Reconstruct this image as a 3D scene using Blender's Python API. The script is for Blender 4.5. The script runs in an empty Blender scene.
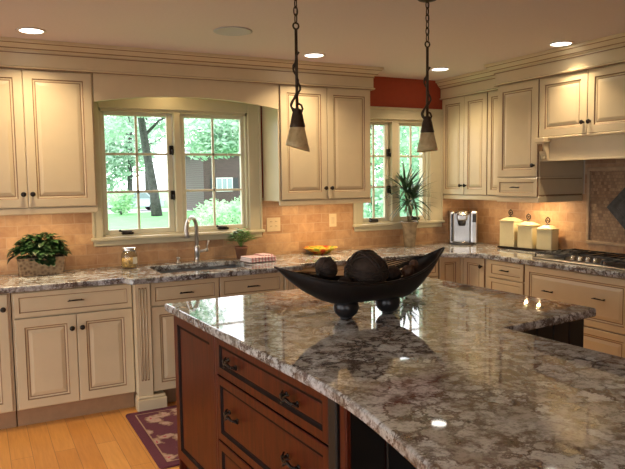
import bpy, bmesh, math, random
from mathutils import Vector, Matrix
random.seed(7)
PI = math.pi
S = bpy.context.scene
COL = S.collection
H = 2.467

# ------------------------------------------------------------------ materials
def newmat(name):
    m = bpy.data.materials.new(name); m.use_nodes = True
    nt = m.node_tree; b = nt.nodes['Principled BSDF']
    return m, nt, b
def N(nt, t, **kw):
    n = nt.nodes.new(t)
    for k, v in kw.items():
        if hasattr(n, k): setattr(n, k, v)
    return n
def ramp(nt, stops, fac=None):
    r = nt.nodes.new('ShaderNodeValToRGB'); e = r.color_ramp.elements
    while len(e) < len(stops): e.new(0.5)
    for i, (p, c) in enumerate(stops):
        e[i].position = p; e[i].color = (*c, 1)
    if fac is not None: nt.links.new(fac, r.inputs[0])
    return r
def noise(nt, scale, detail=4, rough=.55, vec=None, dist=0):
    n = nt.nodes.new('ShaderNodeTexNoise'); n.inputs['Scale'].default_value = scale
    n.inputs['Detail'].default_value = detail; n.inputs['Roughness'].default_value = rough
    n.inputs['Distortion'].default_value = dist
    if vec is not None: nt.links.new(vec, n.inputs['Vector'])
    return n
def mix(nt, fac, a, b, mode='MIX'):
    m = nt.nodes.new('ShaderNodeMix'); m.data_type = 'RGBA'; m.blend_type = mode
    for sock, v in ((0, fac), (6, a), (7, b)):
        if hasattr(v, 'is_linked') or isinstance(v, bpy.types.NodeSocket): nt.links.new(v, m.inputs[sock])
        elif sock == 0: m.inputs[0].default_value = v
        else: m.inputs[sock].default_value = (*v, 1)
    return m.outputs[2]
def objco(nt):
    return nt.nodes.new('ShaderNodeTexCoord').outputs['Object']
def bump(nt, b, h, strength, dist=.002):
    n = nt.nodes.new('ShaderNodeBump'); n.inputs['Strength'].default_value = strength
    n.inputs['Distance'].default_value = dist
    nt.links.new(h, n.inputs['Height']); nt.links.new(n.outputs[0], b.inputs['Normal'])

def simple(name, c, rough=.5, metal=0, var=.08, scale=18, spec=.5, emit=None, es=0, coat=0):
    m, nt, b = newmat(name)
    n = noise(nt, scale, 3, vec=objco(nt))
    d = tuple(max(0, x * (1 - var)) for x in c); l = tuple(min(1, x * (1 + var)) for x in c)
    r = ramp(nt, [(.3, d), (.7, l)], n.outputs[0])
    nt.links.new(r.outputs[0], b.inputs['Base Color'])
    b.inputs['Roughness'].default_value = rough; b.inputs['Metallic'].default_value = metal
    b.inputs['Specular IOR Level'].default_value = spec
    b.inputs['Coat Weight'].default_value = coat
    if emit: b.inputs['Emission Color'].default_value = (*emit, 1); b.inputs['Emission Strength'].default_value = es
    return m
M = {}
M['cream'] = simple('cream_glazed_paint', (.62, .515, .325), .32, var=.04, scale=5)
M['glaze'] = simple('brown_glaze_line', (.26, .155, .075), .5)
M['toe'] = simple('shade_tinted_toe_board', (.34, .20, .10), .5)  # brown stands in for recess shade and orange bounce off the floor
M['trim'] = simple('cream_trim_paint', (.57, .51, .34), .4, var=.04, scale=6)
M['sash'] = simple('ivory_sash_paint', (.64, .60, .45), .4, var=.03)
M['ceil'] = simple('matte_ceiling_paint', (.68, .60, .58), .9, var=.02, scale=60)
M['wallpaint'] = simple('tan_wall_paint', (.52, .43, .32), .85, var=.03)
M['red'] = simple('brick_red_wall_paint', (.34, .052, .018), .8, var=.05)
M['bronze'] = simple('dark_bronze', (.022, .016, .012), .35, .6)
M['iron'] = simple('vine_iron', (.05, .032, .018), .5, .5, var=.3, scale=60)
M['steel'] = simple('brushed_steel', (.55, .53, .50), .28, 1., var=.05, scale=40)
M['trimsteel'] = simple('warm_steel_trim', (.30, .26, .20), .35, 1.)
M['sinksteel'] = simple('dull_sink_steel', (.24, .25, .26), .45, .3)
M['chrome'] = simple('chrome', (.75, .74, .72), .12, 1.)
M['blackgl'] = simple('black_enamel', (.010, .010, .011), .3)
M['cast'] = simple('cast_iron_grate', (.02, .02, .02), .5)
M['blackplastic'] = simple('black_plastic', (.02, .02, .022), .35)
M['canister'] = simple('cream_ceramic', (.66, .58, .34), .22, var=.05, scale=9, coat=.3)
M['blackwood'] = simple('near_black_wood', (.006, .0055, .005), .45, var=.3, scale=9)  # near-black wood tone with random variation
M['outlet'] = simple('ivory_plastic', (.60, .47, .29), .4, var=.02)
M['switch'] = simple('ivory_switch', (.52, .40, .25), .4, var=.02)
M['terracotta'] = simple('terracotta', (.24, .11, .06), .8, var=.2)
M['galv'] = simple('clouded_glass_pot', (.27, .20, .12), .25, var=.3, scale=20)
M['soil'] = simple('potting_soil', (.05, .03, .02), .95, var=.4, scale=80)
M['slate'] = simple('dark_slate_tile', (.045, .05, .052), .35, var=.5, scale=25)
M['canlight'] = simple('downlight_lens', (.9, .9, .9), .5, emit=(1, .93, .82), es=9)
M['puck'] = simple('puck_lens', (.9, .9, .9), .5, emit=(1, .78, .48), es=5)
M['whitering'] = simple('white_ring', (.72, .67, .6), .5, var=.02)
M['speaker'] = simple('speaker_mesh_grey', (.50, .50, .52), .8, var=.1, scale=300)
M['ball'] = simple('woven_dark_ball', (.026, .015, .009), .7, var=.6, scale=45)
M['ball2'] = simple('brown_seed_ball', (.07, .032, .014), .6, var=.5, scale=45)
M['bowl'] = simple('dark_bowl_metal', (.010, .007, .006), .45, .2, var=.4, scale=30)
M['leafdark'] = simple('ivy_leaf', (.018, .055, .016), .4, var=.5, scale=30)
M['leafpalm'] = simple('palm_leaf', (.05, .10, .045), .5, var=.4, scale=20)
M['herb'] = simple('herb_leaf', (.14, .27, .06), .5, var=.3, scale=30)
M['stemm'] = simple('brown_stem', (.18, .14, .07), .7)
M['jarfill'] = simple('amber_biscuits', (.66, .38, .12), .7, var=.6, scale=55)
M['label'] = simple('cream_label', (.7, .66, .52), .6)

# stone planter with carved look
m, nt, b = newmat('carved_stone'); M['stone'] = m
v = nt.nodes.new('ShaderNodeTexVoronoi'); v.inputs['Scale'].default_value = 42; nt.links.new(objco(nt), v.inputs['Vector'])
r = ramp(nt, [(.05, (.10, .06, .035)), (.5, (.30, .20, .11)), (.9, (.36, .27, .16))], v.outputs['Distance'])
nt.links.new(r.outputs[0], b.inputs['Base Color']); b.inputs['Roughness'].default_value = .85
bump(nt, b, v.outputs['Distance'], .8, .006)

# cherry wood
m, nt, b = newmat('cherry_stain'); M['cherry'] = m
co = objco(nt); mp = N(nt, 'ShaderNodeMapping'); mp.inputs['Scale'].default_value = (14, 14, 1.6); nt.links.new(co, mp.inputs[0])
n = noise(nt, 3, 6, .6, mp.outputs[0], .4)
r = ramp(nt, [(.25, (.033, .005, .0015)), (.55, (.080, .012, .003)), (.8, (.12, .020, .005))], n.outputs[0])
nt.links.new(r.outputs[0], b.inputs['Base Color']); b.inputs['Roughness'].default_value = .38; b.inputs['Specular IOR Level'].default_value = .3
M['cherryglaze'] = simple('cherry_dark_line', (.008, .003, .002), .6, spec=.15)

# granite
def granite():
    m, nt, b = newmat('granite'); co = objco(nt)
    def warp(scale, amt):
        w = noise(nt, scale, 7, .72, co)
        sb = nt.nodes.new('ShaderNodeVectorMath'); sb.operation = 'SUBTRACT'; sb.inputs[1].default_value = (.5, .5, .5); nt.links.new(w.outputs['Color'], sb.inputs[0])
        sc = nt.nodes.new('ShaderNodeVectorMath'); sc.operation = 'SCALE'; sc.inputs[3].default_value = amt; nt.links.new(sb.outputs[0], sc.inputs[0])
        ad = nt.nodes.new('ShaderNodeVectorMath'); ad.operation = 'ADD'; nt.links.new(co, ad.inputs[0]); nt.links.new(sc.outputs[0], ad.inputs[1])
        return ad.outputs[0]
    wv = warp(7, .26)
    vo = nt.nodes.new('ShaderNodeTexVoronoi'); vo.feature = 'DISTANCE_TO_EDGE'; vo.inputs['Scale'].default_value = 10.5; nt.links.new(wv, vo.inputs['Vector'])
    vc = nt.nodes.new('ShaderNodeTexVoronoi'); vc.inputs['Scale'].default_value = 10.5; nt.links.new(wv, vc.inputs['Vector'])
    tone = ramp(nt, [(0, (.31, .31, .29)), (.35, (.46, .49, .49)), (.7, (.56, .62, .66)), (1, (.39, .38, .35))], vc.outputs['Color'])
    big = noise(nt, 16, 7, .68, co, .1)
    mott = ramp(nt, [(.38, (.30, .24, .20)), (.49, (.88, .86, .84)), (.60, (1, 1, 1))], big.outputs[0])
    c0 = mix(nt, 1., tone.outputs[0], mott.outputs[0], 'MULTIPLY')
    gate = noise(nt, 5, 4, .6, co); gr_ = ramp(nt, [(.34, (.2, .2, .2)), (.54, (1, 1, 1))], gate.outputs[0])
    ev = ramp(nt, [(0, (1, 1, 1)), (.045, (.9, .9, .9)), (.12, (0, 0, 0))], vo.outputs['Distance'])
    fm = mix(nt, 1., ev.outputs[0], gr_.outputs[0], 'MULTIPLY')
    c1 = mix(nt, fm, c0, (.085, .064, .056))
    pt = noise(nt, 3.4, 7, .66, wv, 0)
    pr_ = ramp(nt, [(.57, (0, 0, 0)), (.70, (.42, .42, .42))], pt.outputs[0])
    c2 = mix(nt, pr_.outputs[0], c1, (.19, .125, .085))
    sp = noise(nt, 90, 3, .65, co)
    spr = ramp(nt, [(.32, (.45, .42, .42)), (.50, (1, 1, 1))], sp.outputs[0])
    c3 = mix(nt, .8, c2, spr.outputs[0], 'MULTIPLY')
    nt.links.new(c3, b.inputs['Base Color'])
    b.inputs['Roughness'].default_value = .035; b.inputs['IOR'].default_value = 1.75
    return m
M['granite'] = granite()

# travertine subway tiles; axes: which world axes run along the wall
def tiles(name, axis, bw=.152, rh=.078, c0=(.39, .225, .115), c1=(.56, .36, .195), mortar=(.44, .30, .19), msize=.0022):
    m, nt, b = newmat(name); co = objco(nt)
    sep = nt.nodes.new('ShaderNodeSeparateXYZ'); cmb = nt.nodes.new('ShaderNodeCombineXYZ')
    nt.links.new(co, sep.inputs[0]); nt.links.new(sep.outputs[axis], cmb.inputs[0]); nt.links.new(sep.outputs[2], cmb.inputs[1])
    br = nt.nodes.new('ShaderNodeTexBrick'); nt.links.new(cmb.outputs[0], br.inputs['Vector'])
    br.inputs['Scale'].default_value = 1; br.inputs['Brick Width'].default_value = bw; br.inputs['Row Height'].default_value = rh
    br.inputs['Mortar Size'].default_value = msize; br.inputs['Mortar Smooth'].default_value = .3
    br.inputs['Color1'].default_value = (0, 0, 0, 1); br.inputs['Color2'].default_value = (1, 1, 1, 1); br.inputs['Mortar'].default_value = (.5, .5, .5, 1)
    rr = ramp(nt, [(0, c0), (.5, tuple((x + y) / 2 for x, y in zip(c0, c1))), (1, c1)], br.outputs['Color'])
    n = noise(nt, 14, 6, .65, co, .5)
    nr = ramp(nt, [(.3, (.66, .54, .50)), (.62, (1, 1, 1))], n.outputs[0])
    c = mix(nt, .8, rr.outputs[0], nr.outputs[0], 'MULTIPLY')
    c = mix(nt, br.outputs['Fac'], c, mortar)
    nt.links.new(c, b.inputs['Base Color']); b.inputs['Roughness'].default_value = .45
    inv = nt.nodes.new('ShaderNodeInvert'); nt.links.new(br.outputs['Fac'], inv.inputs[1])
    bump(nt, b, inv.outputs[0], .5, .003)
    return m
M['tileX'] = tiles('travertine_tile_back', 0)
M['tileY'] = tiles('travertine_tile_side', 1)
M['mosaic'] = tiles('mosaic_tile', 1, .025, .025, (.22, .13, .07), (.42, .28, .16), (.20, .13, .08), .0015)
M['tframe'] = simple('stone_frame_moulding', (.42, .29, .17), .5, var=.15)

# oak floor, boards along Y
m, nt, b = newmat('honey_oak_floor'); M['floor'] = m
co = objco(nt); sep = nt.nodes.new('ShaderNodeSeparateXYZ'); cmb = nt.nodes.new('ShaderNodeCombineXYZ')
nt.links.new(co, sep.inputs[0]); nt.links.new(sep.outputs[1], cmb.inputs[0]); nt.links.new(sep.outputs[0], cmb.inputs[1])
br = nt.nodes.new('ShaderNodeTexBrick'); nt.links.new(cmb.outputs[0], br.inputs['Vector'])
br.inputs['Scale'].default_value = 1; br.inputs['Brick Width'].default_value = 1.1; br.inputs['Row Height'].default_value = .115
br.inputs['Mortar Size'].default_value = .0012; br.offset = .37
br.inputs['Color1'].default_value = (0, 0, 0, 1); br.inputs['Color2'].default_value = (1, 1, 1, 1); br.inputs['Mortar'].default_value = (.2, .2, .2, 1)
rr = ramp(nt, [(0, (.64, .28, .06)), (1, (.78, .39, .10))], br.outputs['Color'])
mp = N(nt, 'ShaderNodeMapping'); mp.inputs['Scale'].default_value = (22, 1.5, 1); nt.links.new(co, mp.inputs[0])
n = noise(nt, 3, 5, .6, mp.outputs[0], .3); nr = ramp(nt, [(.3, (.82, .76, .68)), (.65, (1, 1, 1))], n.outputs[0])
c = mix(nt, .8, rr.outputs[0], nr.outputs[0], 'MULTIPLY'); c = mix(nt, br.outputs['Fac'], c, (.28, .12, .04))
nt.links.new(c, b.inputs['Base Color']); b.inputs['Roughness'].default_value = .28

# rug
m, nt, b = newmat('rug_field'); M['rug'] = m
co = objco(nt); wn = noise(nt, 12, 3, .6, co)
mv = nt.nodes.new('ShaderNodeMix'); mv.data_type = 'RGBA'; mv.blend_type = 'ADD'; mv.inputs[0].default_value = .16
nt.links.new(co, mv.inputs[6]); nt.links.new(wn.outputs['Color'], mv.inputs[7])
v = nt.nodes.new('ShaderNodeTexVoronoi'); v.inputs['Scale'].default_value = 8.5; nt.links.new(mv.outputs[2], v.inputs['Vector'])
r = ramp(nt, [(.0, (.42, .06, .08)), (.12, (.44, .30, .24)), (.34, (.32, .21, .14)), (.42, (.24, .13, .10)), (.47, (.115, .028, .045)), (1, (.10, .022, .04))], v.outputs['Distance'])
r.color_ramp.interpolation = 'CONSTANT'
nt.links.new(r.outputs[0], b.inputs['Base Color']); b.inputs['Roughness'].default_value = .95
nn = noise(nt, 300, 2, .5, co); bump(nt, b, nn.outputs[0], .5, .004)
M['rugborder'] = simple('rug_border', (.11, .024, .042), .95, var=.15, scale=120)
M['rugline'] = simple('rug_line', (.40, .26, .17), .95, var=.1, scale=120)

# towel
m, nt, b = newmat('striped_towel'); M['towel'] = m
w = nt.nodes.new('ShaderNodeTexWave'); w.inputs['Scale'].default_value = 11; w.inputs['Distortion'].default_value = 1.5; nt.links.new(objco(nt), w.inputs['Vector'])
r = ramp(nt, [(.3, (.66, .56, .54)), (.5, (.62, .46, .45)), (.66, (.58, .26, .27)), (.9, (.52, .22, .24))], w.outputs[0])
nt.links.new(r.outputs[0], b.inputs['Base Color']); b.inputs['Roughness'].default_value = .95
# painted dish
m, nt, b = newmat('painted_dish'); M['dish'] = m
n = noise(nt, 16, 2, .5, objco(nt)); r = ramp(nt, [(.38, (.50, .05, .02)), (.46, (.70, .30, .03)), (.55, (.72, .48, .06)), (.62, (.25, .32, .04))], n.outputs[0])
nt.links.new(r.outputs[0], b.inputs['Base Color']); b.inputs['Roughness'].default_value = .2
# alabaster lamp glass
m, nt, b = newmat('amber_frosted_glass'); M['shade'] = m
n = noise(nt, 22, 4, .6, objco(nt), .6); r = ramp(nt, [(.3, (.46, .32, .14)), (.7, (.80, .64, .36))], n.outputs[0])
nt.links.new(r.outputs[0], b.inputs['Base Color']); b.inputs['Roughness'].default_value = .35
b.inputs['Transmission Weight'].default_value = .25; b.inputs['Subsurface Weight'].default_value = .25

def glassmat(name, tint=(1, 1, 1), refl=.5):
    m = bpy.data.materials.new(name); m.use_nodes = True; nt = m.node_tree; nt.nodes.clear()
    o = nt.nodes.new('ShaderNodeOutputMaterial'); t = nt.nodes.new('ShaderNodeBsdfTransparent'); t.inputs[0].default_value = (*tint, 1)
    g = nt.nodes.new('ShaderNodeBsdfGlossy'); g.inputs['Roughness'].default_value = .02
    f = nt.nodes.new('ShaderNodeLayerWeight'); f.inputs[0].default_value = .5
    pw = nt.nodes.new('ShaderNodeMath'); pw.operation = 'POWER'; pw.inputs[1].default_value = 5; nt.links.new(f.outputs['Facing'], pw.inputs[0])
    k = nt.nodes.new('ShaderNodeMath'); k.operation = 'MULTIPLY_ADD'; k.inputs[1].default_value = .9 * refl; k.inputs[2].default_value = .05 * refl
    x = nt.nodes.new('ShaderNodeMixShader')
    nt.links.new(pw.outputs[0], k.inputs[0]); nt.links.new(k.outputs[0], x.inputs[0]); nt.links.new(t.outputs[0], x.inputs[1]); nt.links.new(g.outputs[0], x.inputs[2]); nt.links.new(x.outputs[0], o.inputs[0])
    return m
M['glass'] = glassmat('window_glass'); M['jarglass'] = glassmat('jar_glass', (.93, .95, .92), 1.)

# exterior
def leafmat(name, c, c2, tr=.5):
    m = bpy.data.materials.new(name); m.use_nodes = True; nt = m.node_tree; nt.nodes.clear()
    o = nt.nodes.new('ShaderNodeOutputMaterial'); d = nt.nodes.new('ShaderNodeBsdfDiffuse'); t = nt.nodes.new('ShaderNodeBsdfTranslucent')
    n = noise(nt, 1.6, 3, .6, objco(nt)); r = ramp(nt, [(.35, c), (.65, c2)], n.outputs[0])
    nt.links.new(r.outputs[0], d.inputs[0]); nt.links.new(r.outputs[0], t.inputs[0])
    x = nt.nodes.new('ShaderNodeMixShader'); x.inputs[0].default_value = tr
    nt.links.new(d.outputs[0], x.inputs[1]); nt.links.new(t.outputs[0], x.inputs[2]); nt.links.new(x.outputs[0], o.inputs[0])
    return m
M['leafA'] = leafmat('maple_leaves', (.34, .54, .40), (.66, .80, .66))
M['leafB'] = leafmat('shrub_leaves', (.34, .60, .36), (.68, .86, .60))
M['leafC'] = leafmat('near_shrub_leaves', (.14, .34, .22), (.52, .72, .52))
M['lawn'] = simple('lawn', (.16, .42, .15), .95, var=.15, scale=1.2)
M['bark'] = simple('bark', (.07, .065, .065), .9, var=.4, scale=6)
M['drive'] = simple('pale_driveway', (.62, .62, .62), .9)
M['extbrick'] = tiles('house_brick', 0, .22, .075, (.06, .030, .028), (.095, .048, .045), (.10, .08, .075), .006)
M['extwhite'] = simple('white_house_paint', (.8, .8, .8), .7, var=.03)
M['exts'] = simple('black_shutter', (.03, .035, .04), .5)
M['extroof'] = simple('grey_shingle', (.18, .18, .19), .9, var=.2, scale=3)
M['extglass'] = simple('house_window_glass', (.25, .33, .36), .1)
M['bounce_ground'] = simple('neutral_bounce_ground', (.36, .35, .34), .9, var=.15, scale=2)  # unseen grey ground, added so daylight bouncing indoors stays neutral
M['car'] = simple('pale_blue_car_paint', (.55, .66, .70), .25)

# ------------------------------------------------------------------ mesh helper
class MB:
    def __init__(s): s.bm = bmesh.new(); s.mats = []
    def mi(s, m):
        if m not in s.mats: s.mats.append(m)
        return s.mats.index(m)
    def _merge(s, bm2, m, mat=None, smooth=False):
        i = s.mi(m)
        for f in bm2.faces:
            f.material_index = i; f.smooth = smooth
        if mat is not None: bmesh.ops.transform(bm2, matrix=mat, verts=bm2.verts)
        me = bpy.data.meshes.new('t'); bm2.to_mesh(me); bm2.free(); s.bm.from_mesh(me); bpy.data.meshes.remove(me)
    def box(s, x0, x1, y0, y1, z0, z1, m, bev=.0, mat=None, seg=1):
        b = bmesh.new(); bmesh.ops.create_cube(b, size=1)
        for v in b.verts:
            v.co = Vector(((x0 + x1) / 2 + v.co.x * (x1 - x0), (y0 + y1) / 2 + v.co.y * (y1 - y0), (z0 + z1) / 2 + v.co.z * (z1 - z0)))
        if bev > 0: bmesh.ops.bevel(b, geom=list(b.edges), offset=bev, segments=seg, affect='EDGES', profile=.5)
        s._merge(b, m, mat, False); return s
    def lathe(s, prof, m, c=(0, 0, 0), seg=20, mat=None, smooth=True):
        b = bmesh.new(); rings = []
        for r, z in prof:
            if r < 1e-6: rings.append([b.verts.new((0, 0, z))])
            else: rings.append([b.verts.new((r * math.cos(2 * PI * i / seg), r * math.sin(2 * PI * i / seg), z)) for i in range(seg)])
        for a, c2 in zip(rings, rings[1:]):
            for i in range(seg):
                j = (i + 1) % seg
                if len(a) == 1 and len(c2) == 1: continue
                if len(a) == 1: b.faces.new((a[0], c2[j], c2[i])) if False else b.faces.new((a[0], c2[i], c2[j]))
                elif len(c2) == 1: b.faces.new((a[i], a[j], c2[0]))
                else: b.faces.new((a[i], a[j], c2[j], c2[i]))
        bmesh.ops.recalc_face_normals(b, faces=b.faces)
        T = Matrix.Translation(c)
        s._merge(b, m, (T @ mat) if mat is not None else T, smooth); return s
    def tube(s, pts, r, m, seg=8, closed=False, caps=True):
        pts = [Vector(p) for p in pts]; n = len(pts); b = bmesh.new(); rings = []
        up = Vector((0, 0, 1)); pn = None
        for i, p in enumerate(pts):
            if closed: t = pts[(i + 1) % n] - pts[i - 1]
            else: t = pts[min(i + 1, n - 1)] - pts[max(i - 1, 0)]
            t.normalize()
            if pn is None:
                ref = up if abs(t.z) < .9 else Vector((1, 0, 0)); a = t.cross(ref).normalized()
            else:
                a = pn - t * pn.dot(t)
                a = a.normalized() if a.length > 1e-6 else t.orthogonal().normalized()
            pn = a; bb = t.cross(a)
            rr = r[i] if isinstance(r, (list, tuple)) else r
            rings.append([b.verts.new(p + a * rr * math.cos(2 * PI * k / seg) + bb * rr * math.sin(2 * PI * k / seg)) for k in range(seg)])
        for i in range(n if closed else n - 1):
            A = rings[i]; B = rings[(i + 1) % n]
            for k in range(seg): b.faces.new((A[k], A[(k + 1) % seg], B[(k + 1) % seg], B[k]))
        if caps and not closed: b.faces.new(rings[0][::-1]); b.faces.new(rings[-1])
        bmesh.ops.recalc_face_normals(b, faces=b.faces)
        s._merge(b, m, None, True); return s
    def slab(s, outer, holes, z0, z1, m, bev=0, seg=2):
        b = bmesh.new(); E = []
        for loop in [outer] + holes:
            vs = [b.verts.new((x, y, z0)) for x, y in loop]
            for i in range(len(vs)): E.append(b.edges.new((vs[i], vs[(i + 1) % len(vs)])))
        bmesh.ops.triangle_fill(b, use_beauty=True, edges=E)
        g = bmesh.ops.extrude_face_region(b, geom=list(b.faces))
        tv = [v for v in g['geom'] if isinstance(v, bmesh.types.BMVert)]
        for v in tv: v.co.z = z1
        bmesh.ops.recalc_face_normals(b, faces=b.faces)
        if bev:
            ed = [e for e in b.edges if len(e.link_faces) == 2 and abs(e.link_faces[0].normal.z - e.link_faces[1].normal.z) > .5]
            bmesh.ops.bevel(b, geom=ed, offset=bev, segments=seg, affect='EDGES', profile=.5)
        s._merge(b, m, None, False); return s
    def sweep(s, path, prof, m, closed_ends=True, mlist=None):
        # path: 2D points; profile: (offset to the LEFT-hand normal side, z); mitred
        P = [Vector((x, y)) for x, y in path]; n = len(P); b = bmesh.new(); rings = []
        for i in range(n):
            d0 = (P[i] - P[i - 1]).normalized() if i > 0 else (P[1] - P[0]).normalized()
            d1 = (P[i + 1] - P[i]).normalized() if i < n - 1 else d0
            n0 = Vector((d0.y, -d0.x)); n1 = Vector((d1.y, -d1.x))
            k = (n0 + n1); k = k / max(.2, k.dot(n0)) if k.length > 1e-6 else n0
            rings.append([b.verts.new((P[i].x + k.x * o, P[i].y + k.y * o, z)) for o, z in prof])
        L = len(prof)
        for i in range(n - 1):
            for j in range(L - 1):
                f = b.faces.new((rings[i][j], rings[i][j + 1], rings[i + 1][j + 1], rings[i + 1][j]))
            b.faces.new((rings[i][L - 1], rings[i][0], rings[i + 1][0], rings[i + 1][L - 1]))
        b.faces.new(rings[0]); b.faces.new(rings[-1][::-1])
        bmesh.ops.recalc_face_normals(b, faces=b.faces)
        i0 = s.mi(m)
        idx = [f.calc_center_median() for f in b.faces]
        s._merge(b, m, None, False); return s
    def prism(s, poly, axis, a0, a1, m, bev=0, mat=None):
        # poly 2D in the plane orthogonal to axis ('x': (y,z), 'y': (x,z), 'z': (x,y))
        b = bmesh.new()
        def P(u, v, t): return {'x': (t, u, v), 'y': (u, t, v), 'z': (u, v, t)}[axis]
        A = [b.verts.new(P(u, v, a0)) for u, v in poly]; B = [b.verts.new(P(u, v, a1)) for u, v in poly]; n = len(poly)
        b.faces.new(A); b.faces.new(B[::-1])
        for i in range(n): b.faces.new((A[i], A[(i + 1) % n], B[(i + 1) % n], B[i]))
        bmesh.ops.recalc_face_normals(b, faces=b.faces)
        if bev: bmesh.ops.bevel(b, geom=list(b.edges), offset=bev, segments=1, affect='EDGES')
        s._merge(b, m, mat, False); return s
    def panel(s, x0, x1, z0, z1, yf, loops, mat=None):
        # nested rectangles: loops = [(inset, y, material of the ring that ends here)], first loop the outer back edge
        b = bmesh.new(); R = []
        for ins, y, _ in loops:
            R.append([b.verts.new((x, yf + y, z)) for x, z in ((x0 + ins, z0 + ins), (x1 - ins, z0 + ins), (x1 - ins, z1 - ins), (x0 + ins, z1 - ins))])
        b.faces.new(R[0][::-1]).material_index = s.mi(loops[0][2])
        for i in range(1, len(R)):
            for k in range(4):
                f = b.faces.new((R[i - 1][k], R[i - 1][(k + 1) % 4], R[i][(k + 1) % 4], R[i][k])); f.material_index = s.mi(loops[i][2])
        b.faces.new(R[-1]).material_index = s.mi(loops[0][2])
        bmesh.ops.recalc_face_normals(b, faces=b.faces)
        me = bpy.data.meshes.new('t'); b.to_mesh(me); b.free(); s.bm.from_mesh(me); bpy.data.meshes.remove(me); return s
    def grid(s, fn, nu, nv, m, thick=0, closed_v=False, skip=None):
        b = bmesh.new(); V = [[b.verts.new(fn(i / nu, j / nv)) for j in range(nv + 1)] for i in range(nu + 1)]
        for i in range(nu):
            for j in range(nv):
                if skip and skip(i, j): continue
                b.faces.new((V[i][j], V[i + 1][j], V[i + 1][j + 1], V[i][j + 1]))
        loose = [v for v in b.verts if not v.link_faces]; bmesh.ops.delete(b, geom=loose, context='VERTS')
        bmesh.ops.remove_doubles(b, verts=b.verts, dist=1e-5)
        bmesh.ops.recalc_face_normals(b, faces=b.faces)
        if thick: bmesh.ops.solidify(b, geom=list(b.faces), thickness=thick)
        s._merge(b, m, None, True); return s
    def sphere(s, c, r, m, sc=(1, 1, 1), sub=3):
        b = bmesh.new(); bmesh.ops.create_icosphere(b, subdivisions=sub, radius=r)
        for v in b.verts: v.co = Vector((c[0] + v.co.x * sc[0], c[1] + v.co.y * sc[1], c[2] + v.co.z * sc[2]))
        s._merge(b, m, None, True); return s
    def build(s, name, parent=None, loc=None, rz=0):
        me = bpy.data.meshes.new(name); s.bm.to_mesh(me); s.bm.free()
        for m in s.mats: me.materials.append(m)
        o = bpy.data.objects.new(name, me); COL.objects.link(o)
        if parent: o.parent = parent
        if loc is not None: o.location = loc; o.rotation_euler = (0, 0, rz)
        return o

def tag(o, label=None, cat=None, group=None, kind=None):
    if label: o['label'] = label
    if cat: o['category'] = cat
    if group: o['group'] = group
    if kind: o['kind'] = kind
    return o
def thing(name, label, cat, loc=(0, 0, 0), rz=0, group=None):
    o = bpy.data.objects.new(name, None); COL.objects.link(o); o.empty_display_size = .05
    o.location = loc; o.rotation_euler = (0, 0, rz)
    return tag(o, label, cat, group)
def struct(o): o['kind'] = 'structure'; return o
def copy_tree(o, parent=None):
    c = o.copy(); COL.objects.link(c)
    if parent: c.parent = parent
    for ch in list(o.children): copy_tree(ch, c)
    return c
def lamp(name, kind, loc, power, color, parent=None, size=.1, size_y=None, rot=(0, 0, 0), spread=PI):
    l = bpy.data.lights.new(name, kind); l.energy = power; l.color = color
    if kind == 'AREA':
        l.size = size; l.spread = spread
        if size_y: l.shape = 'RECTANGLE'; l.size_y = size_y
        else: l.shape = 'DISK'
    else: l.shadow_soft_size = size
    o = bpy.data.objects.new(name, l); COL.objects.link(o); o.location = loc; o.rotation_euler = rot
    if parent: o.parent = parent
    return o
WARM = (1, .71, .38)

# ------------------------------------------------------------------ room shell
XL, YR = -6.9, -7.6
T = .15
a = MB(); a.box(XL, T, YR, T, -.12, 0, M['floor']); struct(a.build('floor'))
a = MB(); a.box(XL - T, T, YR - T, T, H, H + .12, M['ceil']); struct(a.build('ceiling'))
W1 = (-3.53, -2.345, 1.13, 2.095)   # openings x0,x1,z0,z1
W2 = (-1.26, -.49, 1.13, 2.085)
a = MB(); r_ = M['red']
a.box(XL - T, 0, 0, T, 0, 1.13, r_); a.box(XL - T, 0, 0, T, 2.095, H, r_)
a.box(XL - T, W1[0], 0, T, 1.13, 2.095, r_); a.box(W1[1], W2[0], 0, T, 1.13, 2.095, r_); a.box(W2[1], 0, 0, T, 1.13, 2.095, r_)
struct(a.build('wall_back'))
a = MB(); a.box(0, T, YR, T, 0, H, M['wallpaint']); struct(a.build('wall_right'))
RW = (-6.5, -4.1)   # rear wall opening for an unseen glazed door, added for cool fill daylight
a = MB(); a.box(XL - T, RW[0], YR - T, YR, 0, H, M['wallpaint']); a.box(RW[1], T, YR - T, YR, 0, H, M['wallpaint']); a.box(RW[0], RW[1], YR - T, YR, 2.25, H, M['wallpaint']); struct(a.build('wall_rear'))
root = bpy.data.objects.new('fill_door_1', None); COL.objects.link(root); struct(root); a = MB(); c = M['trim']
for x_ in (RW[0], (RW[0] + RW[1]) / 2 - .05, RW[1] - .1): a.box(x_, x_ + .1, YR - .12, YR + .02, .08, 2.15, c, .004)
a.box(RW[0], RW[1], YR - .12, YR + .02, 2.15, 2.25, c, .004); a.box(RW[0], RW[1], YR - .12, YR + .02, 0, .08, c, .004); a.build('door_frame', root)
a = MB(); a.box(RW[0] + .1, RW[1] - .1, YR - .06, YR - .055, .08, 2.15, M['glass']); a.build('pane', root)
# left wall with two tall window openings
LW = [(-2.8, -.9), (-5.5, -3.2)]
a = MB(); m_ = M['wallpaint']
a.box(XL - T, XL, YR, 0, 0, .12, m_); a.box(XL - T, XL, YR, 0, 2.2, H, m_)
a.box(XL - T, XL, -.9, 0, .12, 2.2, m_); a.box(XL - T, XL, -3.2, -2.8, .12, 2.2, m_); a.box(XL - T, XL, YR, -5.5, .12, 2.2, m_)
struct(a.build('wall_left'))

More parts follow.
